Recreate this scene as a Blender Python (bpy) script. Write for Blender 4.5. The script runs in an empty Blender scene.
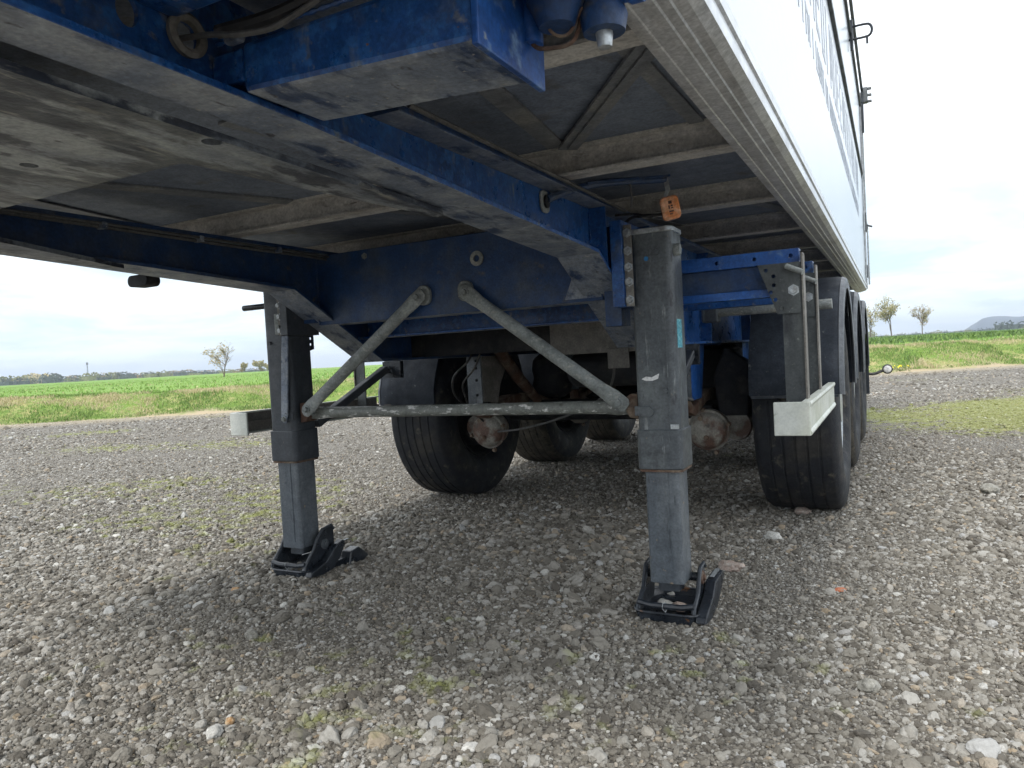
import bpy, bmesh, math, random
import numpy as np
from mathutils import Vector, Matrix, noise as mnoise
from mathutils.geometry import tessellate_polygon
random.seed(7); RNG = np.random.default_rng(7)
S = bpy.context.scene; C = S.collection; PI = math.pi

# ------------------------------------------------------------------ camera
CP = Vector((1.43759, -2.27854, 0.84977)); YAW, PITCH, ROLL, F = 0.48026, -0.03684, 0.05555, 733.87
fw = Vector((-math.sin(YAW)*math.cos(PITCH), math.cos(YAW)*math.cos(PITCH), math.sin(PITCH)))
r0 = Vector((math.cos(YAW), math.sin(YAW), 0)); u0 = r0.cross(fw)
rr = math.cos(ROLL)*r0 - math.sin(ROLL)*u0; uu = math.sin(ROLL)*r0 + math.cos(ROLL)*u0
cd = bpy.data.cameras.new('camera'); cam = bpy.data.objects.new('camera', cd); C.objects.link(cam)
cam.matrix_world = Matrix(((rr.x, uu.x, -fw.x, CP.x), (rr.y, uu.y, -fw.y, CP.y), (rr.z, uu.z, -fw.z, CP.z), (0, 0, 0, 1)))
cd.sensor_width = 36; cd.lens = F/1024*36; cd.clip_start = .02; cd.clip_end = 20000
S.camera = cam

# ------------------------------------------------------------------ sky, sun, exposure
SUN_EL, SUN_AZ = math.radians(43), math.radians(182)      # azimuth clockwise from +Y: from the right
W = bpy.data.worlds.new('World'); S.world = W; W.use_nodes = True
nt = W.node_tree; nt.nodes.clear()
def wn(t, **k):
    n = nt.nodes.new(t)
    for a, b in k.items(): setattr(n, a, b)
    return n
out = wn('ShaderNodeOutputWorld'); bg = wn('ShaderNodeBackground'); bg.inputs[1].default_value = .12
sky = wn('ShaderNodeTexSky', sky_type='NISHITA', sun_disc=False, sun_elevation=SUN_EL, sun_rotation=SUN_AZ)
sky.air_density = 1.0; sky.dust_density = 1.5
tc = wn('ShaderNodeTexCoord'); sep = wn('ShaderNodeSeparateXYZ'); nt.links.new(tc.outputs['Generated'], sep.inputs[0])
# project direction on a cloud plane: (x,y)/(z+.12)
add = wn('ShaderNodeMath', operation='ADD'); nt.links.new(sep.outputs[2], add.inputs[0]); add.inputs[1].default_value = .14
mx = wn('ShaderNodeMath', operation='MAXIMUM'); nt.links.new(add.outputs[0], mx.inputs[0]); mx.inputs[1].default_value = .05
dx = wn('ShaderNodeMath', operation='DIVIDE'); nt.links.new(sep.outputs[0], dx.inputs[0]); nt.links.new(mx.outputs[0], dx.inputs[1])
dy = wn('ShaderNodeMath', operation='DIVIDE'); nt.links.new(sep.outputs[1], dy.inputs[0]); nt.links.new(mx.outputs[0], dy.inputs[1])
cmb = wn('ShaderNodeCombineXYZ'); nt.links.new(dx.outputs[0], cmb.inputs[0]); nt.links.new(dy.outputs[0], cmb.inputs[1])
n1 = wn('ShaderNodeTexNoise'); n1.inputs['Scale'].default_value = 1.3; n1.inputs['Detail'].default_value = 7; n1.inputs['Roughness'].default_value = .55; n1.inputs['Distortion'].default_value = .3
nt.links.new(cmb.outputs[0], n1.inputs['Vector'])
cr = wn('ShaderNodeValToRGB'); nt.links.new(n1.outputs[0], cr.inputs[0])
cr.color_ramp.elements[0].position = .36; cr.color_ramp.elements[0].color = (4.0, 5.0, 5.9, 1)
cr.color_ramp.elements[1].position = .60; cr.color_ramp.elements[1].color = (7.0, 7.7, 8.2, 1)
# whiter higher up
mr = wn('ShaderNodeMapRange'); nt.links.new(sep.outputs[2], mr.inputs[0])
mr.inputs[1].default_value = .15; mr.inputs[2].default_value = .25
hi = wn('ShaderNodeMix', data_type='RGBA'); nt.links.new(mr.outputs[0], hi.inputs[0]); nt.links.new(cr.outputs[0], hi.inputs[6]); hi.inputs[7].default_value = (9.2, 9.6, 9.9, 1)
mixs = wn('ShaderNodeMix', data_type='RGBA'); mixs.inputs[0].default_value = .88
nt.links.new(sky.outputs[0], mixs.inputs[6]); nt.links.new(hi.outputs[2], mixs.inputs[7])
nt.links.new(mixs.outputs[2], bg.inputs[0]); nt.links.new(bg.outputs[0], out.inputs[0])
sd = bpy.data.lights.new('sun', 'SUN'); so = bpy.data.objects.new('sun', sd); C.objects.link(so)
sd.energy = 1.5; sd.angle = math.radians(10); sd.color = (1, .96, .9)
sdir = Vector((math.sin(SUN_AZ)*math.cos(SUN_EL), math.cos(SUN_AZ)*math.cos(SUN_EL), math.sin(SUN_EL)))
so.rotation_euler = sdir.to_track_quat('Z', 'Y').to_euler()
S.view_settings.view_transform = 'Standard'; S.view_settings.look = 'None'; S.view_settings.gamma = 1
S.view_settings.use_curve_mapping = False; S.view_settings.exposure = .82

# ------------------------------------------------------------------ materials
def new_mat(name):
    m = bpy.data.materials.new(name); m.use_nodes = True; t = m.node_tree; b = t.nodes['Principled BSDF']
    return m, t, b
def nd(t, typ, **k):
    n = t.nodes.new(typ)
    for a, b in k.items(): setattr(n, a, b)
    return n
def noise_fac(t, scale, lo, hi, detail=8, rough=.6, stretch=None, dist=0, coord='Object', offs=0):
    c = nd(t, 'ShaderNodeTexCoord'); mp = nd(t, 'ShaderNodeMapping'); t.links.new(c.outputs[coord], mp.inputs[0])
    if stretch: mp.inputs['Scale'].default_value = stretch
    mp.inputs['Location'].default_value = (offs, offs*.7, offs*.3)
    n = nd(t, 'ShaderNodeTexNoise'); n.inputs['Scale'].default_value = scale; n.inputs['Detail'].default_value = detail
    n.inputs['Roughness'].default_value = rough; n.inputs['Distortion'].default_value = dist
    t.links.new(mp.outputs[0], n.inputs['Vector'])
    m = nd(t, 'ShaderNodeMapRange'); t.links.new(n.outputs[0], m.inputs[0]); m.inputs[1].default_value = lo; m.inputs[2].default_value = hi
    return m.outputs[0], n.outputs[0]
def mixc(t, fac, a, b):
    m = nd(t, 'ShaderNodeMix', data_type='RGBA')
    if isinstance(fac, float): m.inputs[0].default_value = fac
    else: t.links.new(fac, m.inputs[0])
    for s, v in ((6, a), (7, b)):
        if isinstance(v, tuple): m.inputs[s].default_value = (*v, 1)
        else: t.links.new(v, m.inputs[s])
    return m.outputs[2]
def worn(name, base, layers, rough=.5, metal=0., bump=.15, bscale=90, spec=.5, grime=1.):
    """layers: (colour, scale, lo, hi, stretch, offset)"""
    m, t, b = new_mat(name); col = base
    for i, (c, sc, lo, hi_, st, of) in enumerate(layers):
        f, _ = noise_fac(t, sc, lo, hi_, stretch=st, offs=of); col = mixc(t, f, col, c)
    # fine grime that breaks every surface up a little
    if grime:
        g1, _ = noise_fac(t, 130, .3, .7, detail=3, offs=1.1); g2, _ = noise_fac(t, 30, .3, .7, detail=6, offs=2.7, dist=.4)
        mm = nd(t, 'ShaderNodeMix', data_type='RGBA', blend_type='MULTIPLY'); mm.inputs[0].default_value = 1
        lo_, hi_2 = 1-.24*grime, 1+.24*grime
        q1 = mixc(t, g1, (lo_,)*3, (hi_2,)*3); q2 = mixc(t, g2, (lo_,)*3, (hi_2, hi_2*.99, hi_2*.97))
        t.links.new(q1, mm.inputs[6]); t.links.new(q2, mm.inputs[7])
        m3 = nd(t, 'ShaderNodeMix', data_type='RGBA', blend_type='MULTIPLY'); m3.inputs[0].default_value = 1
        if isinstance(col, tuple): m3.inputs[6].default_value = (*col, 1)
        else: t.links.new(col, m3.inputs[6])
        t.links.new(mm.outputs[2], m3.inputs[7]); col = m3.outputs[2]
    if isinstance(col, tuple): b.inputs['Base Color'].default_value = (*col, 1)
    else: t.links.new(col, b.inputs['Base Color'])
    f, raw = noise_fac(t, 14, .3, .7, offs=3.3)
    rm = nd(t, 'ShaderNodeMapRange'); t.links.new(f, rm.inputs[0]); rm.inputs[3].default_value = max(.05, rough-.14); rm.inputs[4].default_value = min(1, rough+.16)
    
    if grime > .1: t.links.new(rm.outputs[0], b.inputs['Roughness'])
    else: b.inputs['Roughness'].default_value = rough
    b.inputs['Metallic'].default_value = metal; b.inputs['Metallic'].default_value = metal
    b.inputs['Specular IOR Level'].default_value = spec
    _, raw = noise_fac(t, bscale, 0, 1, detail=5)
    bp = nd(t, 'ShaderNodeBump'); bp.inputs['Strength'].default_value = bump; bp.inputs['Distance'].default_value = .004
    t.links.new(raw, bp.inputs['Height']); t.links.new(bp.outputs[0], b.inputs['Normal'])
    return m
GR = (.13, .13, .125)
BLUE = (.014, .078, .27)
M = {}
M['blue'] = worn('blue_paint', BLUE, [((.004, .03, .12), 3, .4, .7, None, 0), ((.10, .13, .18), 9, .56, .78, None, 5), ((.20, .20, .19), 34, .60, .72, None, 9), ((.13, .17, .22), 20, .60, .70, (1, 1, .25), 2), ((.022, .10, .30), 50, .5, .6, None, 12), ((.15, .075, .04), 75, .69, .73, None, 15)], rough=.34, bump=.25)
M['blueclean'] = worn('bright_blue_paint', (.018, .10, .36), [((.010, .05, .20), 9, .42, .66, None, 0), ((.12, .2, .34), 28, .56, .7, None, 14), ((.25, .28, .33), 40, .66, .74, None, 4)], rough=.38, bump=.12)
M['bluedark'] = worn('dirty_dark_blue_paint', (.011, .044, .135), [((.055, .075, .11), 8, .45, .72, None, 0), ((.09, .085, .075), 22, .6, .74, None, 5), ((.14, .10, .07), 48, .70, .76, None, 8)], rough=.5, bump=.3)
M['dusty'] = worn('dusty_lit_underside', (.15, .18, .235), [((.25, .275, .31), 11, .42, .62, None, 0), ((.018, .04, .10), 18, .54, .64, (1, .4, 1), 4), ((.32, .315, .30), 90, .60, .70, None, 6), ((.05, .05, .06), 40, .62, .70, (1, .5, 1), 9)], rough=.5, bump=.5, bscale=45)  # dust, plus a lighter blue cast standing in for fill light below
M['skid'] = worn('scraped_greasy_plate', (.27, .29, .30), [((.13, .15, .18), 9, .42, .56, (1, .3, 1), 0), ((.018, .024, .040), 6, .47, .53, (1.2, .4, 1), 3.1), ((.03, .035, .05), 16, .52, .58, (1, .5, 1), 5.5), ((.23, .225, .2), 26, .6, .7, (1, .25, 1), 6), ((.015, .015, .02), 30, .66, .7, (1, .35, 1), 8)], rough=.42, bump=.8, bscale=30)  # grey base lightened to imitate a sheen; dark layers are grease
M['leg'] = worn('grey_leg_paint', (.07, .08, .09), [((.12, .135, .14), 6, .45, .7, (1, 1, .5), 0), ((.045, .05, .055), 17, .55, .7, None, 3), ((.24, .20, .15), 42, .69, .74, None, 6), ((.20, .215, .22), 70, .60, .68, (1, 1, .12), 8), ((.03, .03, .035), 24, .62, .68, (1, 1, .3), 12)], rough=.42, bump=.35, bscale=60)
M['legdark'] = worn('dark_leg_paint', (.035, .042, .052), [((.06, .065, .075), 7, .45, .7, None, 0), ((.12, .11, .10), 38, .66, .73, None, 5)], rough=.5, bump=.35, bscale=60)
M['inner'] = worn('pale_blue_grey_tube', (.085, .10, .118), [((.13, .145, .16), 5, .45, .65, (2, 2, .4), 0), ((.05, .06, .07), 14, .60, .66, (3, 3, .5), 3), ((.30, .22, .13), 30, .67, .72, None, 6)], rough=.4, bump=.3)
M['black'] = worn('black_steel', (.014, .018, .025), [((.04, .047, .058), 12, .5, .7, None, 0), ((.16, .08, .04), 22, .66, .72, None, 5)], rough=.3, bump=.3)
M['void'] = worn('grimy_steel_and_cavity_shade', (.012, .013, .016), [((.05, .045, .04), 12, .5, .75, None, 0)], rough=.8, bump=.3)  # near-black grimy steel; also paints the shade in openings and wheel cavities
M['galv'] = worn('weathered_galvanised_pipe', (.27, .29, .285), [((.17, .185, .18), 8, .45, .65, None, 0), ((.40, .40, .36), 30, .55, .7, (1, 2, 2), 4), ((.12, .10, .08), 24, .66, .75, None, 7)], rough=.6, bump=.4, bscale=120)
M['scratch'] = worn('scratched_pipe', (.17, .18, .165), [((.62, .62, .6), 42, .56, .62, (.5, 2.2, 1.2), 0), ((.09, .09, .08), 20, .62, .7, None, 4)], rough=.5, bump=.5, bscale=120)
M['zinc'] = worn('zinc_steel', (.42, .45, .47), [((.28, .28, .27), 20, .5, .7, None, 0), ((.25, .14, .08), 40, .66, .74, None, 2)], rough=.4, metal=.5, bump=.2)
M['rust'] = worn('rusty_steel', (.10, .055, .038), [((.20, .16, .12), 14, .45, .65, None, 0), ((.05, .04, .035), 10, .55, .7, None, 3)], rough=.85, bump=.8, bscale=70)
M['chamber'] = worn('rusty_brake_chamber', (.26, .25, .22), [((.12, .07, .052), 10, .48, .60, None, 0), ((.08, .07, .06), 16, .58, .7, None, 5)], rough=.6, bump=.4)
M['alu'] = worn('dirty_aluminium', (.50, .49, .475), [((.33, .31, .285), 5, .42, .65, (.5, 3, 3), 0), ((.56, .54, .50), 14, .56, .72, (.3, 4, 4), 4), ((.09, .075, .06), 26, .62, .72, (.5, 2, 2), 7)], rough=.5, metal=.1, bump=.2)
M['floor'] = worn('grey_floor_underside', (.17, .20, .255), [((.12, .145, .195), 3, .42, .65, None, 0), ((.11, .10, .09), 9, .6, .75, None, 4)], rough=.65, bump=.15)  # colour blued and lightened to stand for fill light under the body
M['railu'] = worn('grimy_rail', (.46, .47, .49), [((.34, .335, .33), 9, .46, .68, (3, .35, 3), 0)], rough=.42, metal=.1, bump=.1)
M['panel'] = worn('silver_white_panel', (.60, .655, .71), [((.54, .60, .665), .6, .42, .68, (.4, .4, .5), 0)], rough=.26, metal=.15, bump=0, bscale=5, grime=.06)
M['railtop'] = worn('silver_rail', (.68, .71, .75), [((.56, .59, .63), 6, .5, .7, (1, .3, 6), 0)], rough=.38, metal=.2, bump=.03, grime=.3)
M['ghost'] = worn('faded_lettering', (.34, .38, .45), [((.46, .50, .56), 12, .45, .65, None, 0)], rough=.4, metal=.1, bump=.05)
M['tarp'] = worn('white_tarp', (.72, .74, .76), [((.6, .62, .64), 4, .5, .7, None, 0)], rough=.6, bump=.1)
M['post'] = worn('dark_grey_post', (.045, .052, .055), [((.08, .09, .09), 14, .45, .68, (1, 1, .3), 0), ((.02, .024, .03), 9, .56, .66, (1, 1, .4), 5), ((.14, .15, .14), 60, .64, .7, None, 8)], rough=.45, bump=.2)
M['strapm'] = worn('grey_strap', (.15, .16, .175), [((.22, .22, .21), 9, .5, .7, None, 0)], rough=.5, bump=.1)
M['white'] = worn('white_plastic_coat', (.60, .62, .58), [((.48, .50, .43), 7, .45, .65, None, 0), ((.34, .35, .30), 34, .64, .74, None, 5)], rough=.45, bump=.06, grime=.35)
M['guardin'] = worn('weathered_guard_inside', (.16, .15, .135), [((.26, .25, .23), 6, .45, .65, (1, .4, 1), 0)], rough=.7, bump=.2)
M['plastic'] = worn('black_mudguard_plastic', (.020, .025, .033), [((.05, .055, .065), 4, .5, .7, None, 0), ((.10, .10, .10), 30, .66, .75, None, 4)], rough=.45, bump=.12)
M['lip'] = worn('grey_dusty_mudguard_lip', (.07, .08, .095), [((.12, .13, .145), 10, .45, .7, None, 0)], rough=.5, bump=.15)
M['apron'] = worn('grey_black_mudguard_apron', (.016, .021, .030), [((.038, .046, .06), 3.5, .46, .7, None, 0), ((.13, .13, .125), 30, .64, .74, None, 4)], rough=.6, bump=.08, spec=.22)
M['rubber'] = worn('tyre_rubber', (.011, .013, .018), [((.045, .04, .034), 6, .5, .72, None, 0), ((.13, .115, .085), 16, .58, .74, None, 5)], rough=.72, bump=.7, bscale=60)
M['rubberdusty'] = worn('dusty_tyre_tread', (.045, .04, .033), [((.10, .088, .066), 10, .42, .65, None, 0), ((.018, .018, .02), 30, .56, .66, None, 5)], rough=.9, bump=1., bscale=55)
M['rim'] = worn('silver_rim', (.42, .44, .46), [((.2, .2, .2), 12, .55, .7, None, 0)], rough=.4, metal=.5, bump=.1)
M['hose'] = worn('black_hose', (.02, .02, .022), [((.13, .12, .11), 16, .52, .7, None, 0)], rough=.5, bump=.1)
M['hosegrey'] = worn('dusty_hose', (.09, .09, .09), [((.05, .05, .05), 16, .52, .7, None, 0)], rough=.6, bump=.1)
M['amber'] = worn('amber_lens', (.80, .30, .12), [((.85, .48, .30), 40, .45, .6, None, 0)], rough=.25, bump=.1)
M['lens'] = worn('white_lens', (.75, .75, .75), [((.6, .6, .6), 60, .5, .7, None, 0)], rough=.15, bump=.1)
M['lettering'] = worn('dark_lettering', (.09, .04, .03), [], rough=.5)
M['cyan'] = worn('faded_cyan_sticker', (.05, .32, .42), [((.22, .48, .52), 60, .5, .6, (1, 1, 2.5), 0)], rough=.5, bump=.1)
M['bluespot'] = worn('blue_paint_mark', (.02, .15, .35), [], rough=.5)

# ------------------------------------------------------------------ mesh helpers
def link(name, bm, mat, parent=None, bevel=0, smooth=False, under=None, recalc=True):
    if recalc: bmesh.ops.recalc_face_normals(bm, faces=bm.faces)
    me = bpy.data.meshes.new(name)
    if under:
        bm.normal_update()
        for f in bm.faces:
            if f.normal.z < -.35: f.material_index = 1
    bm.to_mesh(me); bm.free()
    me.materials.append(M[mat] if isinstance(mat, str) else mat)
    if under: me.materials.append(M[under])
    if smooth:
        me.polygons.foreach_set('use_smooth', [True]*len(me.polygons))
        try: me.set_sharp_from_angle(angle=math.radians(38))
        except Exception: pass
    o = bpy.data.objects.new(name, me); C.objects.link(o)
    if parent: o.parent = parent
    if bevel:
        b = o.modifiers.new('b', 'BEVEL'); b.width = bevel; b.segments = 2; b.limit_method = 'ANGLE'; b.angle_limit = math.radians(40)
    return o
def BM(): return bmesh.new()
def box(bm, x0, x1, y0, y1, z0, z1):
    v = [bm.verts.new((x, y, z)) for x in (x0, x1) for y in (y0, y1) for z in (z0, z1)]
    for f in ((0, 1, 3, 2), (4, 6, 7, 5), (0, 4, 5, 1), (2, 3, 7, 6), (0, 2, 6, 4), (1, 5, 7, 3)): bm.faces.new([v[i] for i in f])
def prism(bm, pts, ax, a0, a1, holes=()):
    """outline pts in the two other axes, extruded along axis ax from a0 to a1; holes are inner outlines"""
    def P(p, a):
        if ax == 'X': return (a, p[0], p[1])
        if ax == 'Y': return (p[0], a, p[1])
        return (p[0], p[1], a)
    loops = [list(pts)] + [list(h) for h in holes]
    flat = [p for l in loops for p in l]
    tris = tessellate_polygon([[Vector((p[0], p[1], 0)) for p in l] for l in loops]) if (len(loops) > 1) else None
    va = [bm.verts.new(P(p, a0)) for p in flat]; vb = [bm.verts.new(P(p, a1)) for p in flat]
    if tris:
        for t3 in tris:
            for vs in (va, vb):
                try: bm.faces.new([vs[i] for i in t3])
                except ValueError: pass
    else:
        bm.faces.new(va); bm.faces.new(vb[::-1])
    k = 0
    for l in loops:
        n = len(l)
        for i in range(n): bm.faces.new([va[k+i], va[k+(i+1) % n], vb[k+(i+1) % n], vb[k+i]])
        k += n
def circ(cx, cy, r, n=16, sx=1): return [(cx + sx*r*math.cos(2*PI*i/n), cy + r*math.sin(2*PI*i/n)) for i in range(n)]
def rrect(x0, x1, y0, y1, r, n=5):
    o = []
    for cx, cy, a in ((x1-r, y1-r, 0), (x0+r, y1-r, 90), (x0+r, y0+r, 180), (x1-r, y0+r, 270)):
        for i in range(n+1):
            t = math.radians(a + 90*i/n); o.append((cx + r*math.cos(t), cy + r*math.sin(t)))
    return o
def tube(bm, pts, rad, n=12, caps=True, flat=None):
    pts = [Vector(p) for p in pts]; R = rad if isinstance(rad, (list, tuple)) else [rad]*len(pts)
    rings = []; up = None
    for i, p in enumerate(pts):
        d = (pts[min(i+1, len(pts)-1)] - pts[max(i-1, 0)]).normalized()
        if up is None:
            up = d.cross(Vector((0, 0, 1)))
            if up.length < .1: up = d.cross(Vector((0, 1, 0)))
            up.normalize()
        else: up = (up - d*up.dot(d)).normalized()
        w = d.cross(up)
        rings.append([bm.verts.new(p + R[i]*(math.cos(2*PI*k/n)*up + math.sin(2*PI*k/n)*w)) for k in range(n)])
    for a, b in zip(rings, rings[1:]):
        for k in range(n): bm.faces.new([a[k], a[(k+1) % n], b[(k+1) % n], b[k]])
    if caps: bm.faces.new(rings[0]); bm.faces.new(rings[-1][::-1])
def spline(pts, n=8):
    pts = [Vector(p) for p in pts]; P = [pts[0]*2-pts[1]] + pts + [pts[-1]*2-pts[-2]]; o = []
    for i in range(1, len(P)-2):
        for k in range(n):
            t = k/n; a, b, c, d = P[i-1:i+3]
            o.append(.5*((2*b) + (c-a)*t + (2*a-5*b+4*c-d)*t*t + (3*b-a-3*c+d)*t**3))
    return o + [pts[-1]]
def lathe(bm, prof, c, ax, n=48, closed=False):
    """prof: (radius, along); axis ax through point c"""
    c = Vector(c); A = {'X': (Vector((1,0,0)), Vector((0,1,0)), Vector((0,0,1))), 'Y': (Vector((0,1,0)), Vector((0,0,1)), Vector((1,0,0))), 'Z': (Vector((0,0,1)), Vector((1,0,0)), Vector((0,1,0)))}[ax]
    rings = []
    for r, a in prof:
        if r < 1e-5: rings.append([bm.verts.new(c + A[0]*a)])
        else: rings.append([bm.verts.new(c + A[0]*a + r*(math.cos(2*PI*k/n)*A[1] + math.sin(2*PI*k/n)*A[2])) for k in range(n)])
    pr = list(zip(rings, rings[1:])) + ([(rings[-1], rings[0])] if closed else [])
    for a, b in pr:
        for k in range(n):
            k2 = (k+1) % n
            if len(a) == 1 and len(b) == 1: continue
            if len(a) == 1: bm.faces.new([a[0], b[k2], b[k]])
            elif len(b) == 1: bm.faces.new([a[k], a[k2], b[0]])
            else: bm.faces.new([a[k], a[k2], b[k2], b[k]])
def bolt(bm, c, ax, r=.011, h=.01, sgn=1):
    prof = [(0, h), (r*.95, h), (r, h*.8), (r, 0), (r*1.5, 0), (r*1.5, -.003), (0, -.003)]
    lathe(bm, [(a, b*sgn) for a, b in prof], c, ax, 6)
def obox(bm, p0, p1, w, h, up=(0, 0, 1)):
    """bar of section w x h from p0 to p1"""
    p0, p1 = Vector(p0), Vector(p1); d = (p1-p0).normalized(); s = d.cross(Vector(up)).normalized(); u = s.cross(d)
    v = [bm.verts.new(p + s*a*w/2 + u*b*h/2) for p in (p0, p1) for a, b in ((-1, -1), (1, -1), (1, 1), (-1, 1))]
    for f in ((0, 1, 2, 3), (7, 6, 5, 4), (0, 4, 5, 1), (1, 5, 6, 2), (2, 6, 7, 3), (3, 7, 4, 0)): bm.faces.new([v[i] for i in f])
def empty(name, loc, label, cat, group=None):
    o = bpy.data.objects.new(name, None); C.objects.link(o); o.location = loc; tag(o, label, cat, group); return o
def tag(o, label=None, cat=None, group=None, kind=None):
    for k, v in (('label', label), ('category', cat), ('group', group), ('kind', kind)):
        if v: o[k] = v
    return o
def dup(o, parent=None, loc=None):
    c = o.copy(); C.objects.link(c)
    if parent: c.parent = parent
    if loc is not None: c.location = loc
    for ch in list(o.children): dup(ch, c)
    return c

# ================================================================== GROUND
# edge of the gravel yard: line through E0 along ED; EN points out over the field
E0 = Vector((-8.2, 10.8)); ED = Vector((.85, .527)).normalized(); EN = Vector((-ED.y, ED.x))
def st(x, y):
    dx_, dy_ = x-E0.x, y-E0.y
    return dx_*ED.x + dy_*ED.y, dx_*EN.x + dy_*EN.y
def sstep(a, b, x):
    t = np.clip((x-a)/(b-a), 0, 1); return t*t*(3-2*t)
def land_h(t, s):
    """height of the grass land at t along and s beyond the gravel edge"""
    s = s + (.18*np.sin(t*1.1) + .12*np.sin(t*2.7+1) + .06*np.sin(t*5.3))*(np.abs(t) < 60)*(1-sstep(2, 4, s))
    top = .5 + .12*sstep(6, 16, t)
    h = sstep(-.1, 2.3, s)*top + .16*sstep(10, 120, s) + .02*np.sin(t*.9+s*1.3)*sstep(0, 1, s) + .03*np.sin(t*.31)*sstep(0, 1.5, s)
    return h - 2.2*sstep(300, 900, s) - .06*(1-sstep(-.4, .1, s))
def ground_mat():
    m, t, b = new_mat('gravel_ground')
    c = nd(t, 'ShaderNodeTexCoord')
    v1 = nd(t, 'ShaderNodeTexVoronoi'); v1.inputs['Scale'].default_value = 75; t.links.new(c.outputs['Object'], v1.inputs['Vector'])
    v2 = nd(t, 'ShaderNodeTexVoronoi'); v2.inputs['Scale'].default_value = 160; t.links.new(c.outputs['Object'], v2.inputs['Vector'])
    s1 = nd(t, 'ShaderNodeSeparateColor'); t.links.new(v1.outputs['Color'], s1.inputs[0])
    r = nd(t, 'ShaderNodeValToRGB'); t.links.new(s1.outputs[0], r.inputs[0])
    e = r.color_ramp.elements; e[0].color = (.10, .09, .078, 1); e[1].color = (.42, .41, .38, 1)
    for p_, q in ((.25, (.15, .137, .118)), (.6, (.22, .205, .18)), (.85, (.30, .29, .265))):
        x = e.new(p_); x.color = (*q, 1)
    s2 = nd(t, 'ShaderNodeSeparateColor'); t.links.new(v2.outputs['Color'], s2.inputs[0])
    fine = mixc(t, s2.outputs[1], (.10, .09, .077), (.27, .25, .22))
    fm, _ = noise_fac(t, 1.6, .42, .62, detail=5)
    col = mixc(t, fm, r.outputs[0], fine)
    # darker colour in the crevices between stones
    cre = nd(t, 'ShaderNodeMapRange'); t.links.new(v1.outputs['Distance'], cre.inputs[0]); cre.inputs[1].default_value = .45; cre.inputs[2].default_value = .75
    col = mixc(t, cre.outputs[0], col, (.10, .09, .078))
    lg = nd(t, 'ShaderNodeMix', data_type='RGBA', blend_type='MULTIPLY'); lg.inputs[0].default_value = 1; t.links.new(col, lg.inputs[6]); lg.inputs[7].default_value = (1.10, 1.09, 1.07, 1)
    col = moss(t, lg.outputs[2])
    t.links.new(col, b.inputs['Base Color']); b.inputs['Roughness'].default_value = .92
    inv = nd(t, 'ShaderNodeMath', operation='SUBTRACT'); inv.inputs[0].default_value = 1; t.links.new(v1.outputs['Distance'], inv.inputs[1])
    i2 = nd(t, 'ShaderNodeMath', operation='MULTIPLY_ADD'); t.links.new(v2.outputs['Distance'], i2.inputs[0]); i2.inputs[1].default_value = -.45; t.links.new(inv.outputs[0], i2.inputs[2])
    bp = nd(t, 'ShaderNodeBump'); bp.inputs['Strength'].default_value = 1; bp.inputs['Distance'].default_value = .012
    t.links.new(i2.outputs[0], bp.inputs['Height']); t.links.new(bp.outputs[0], b.inputs['Normal'])
    return m
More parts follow.
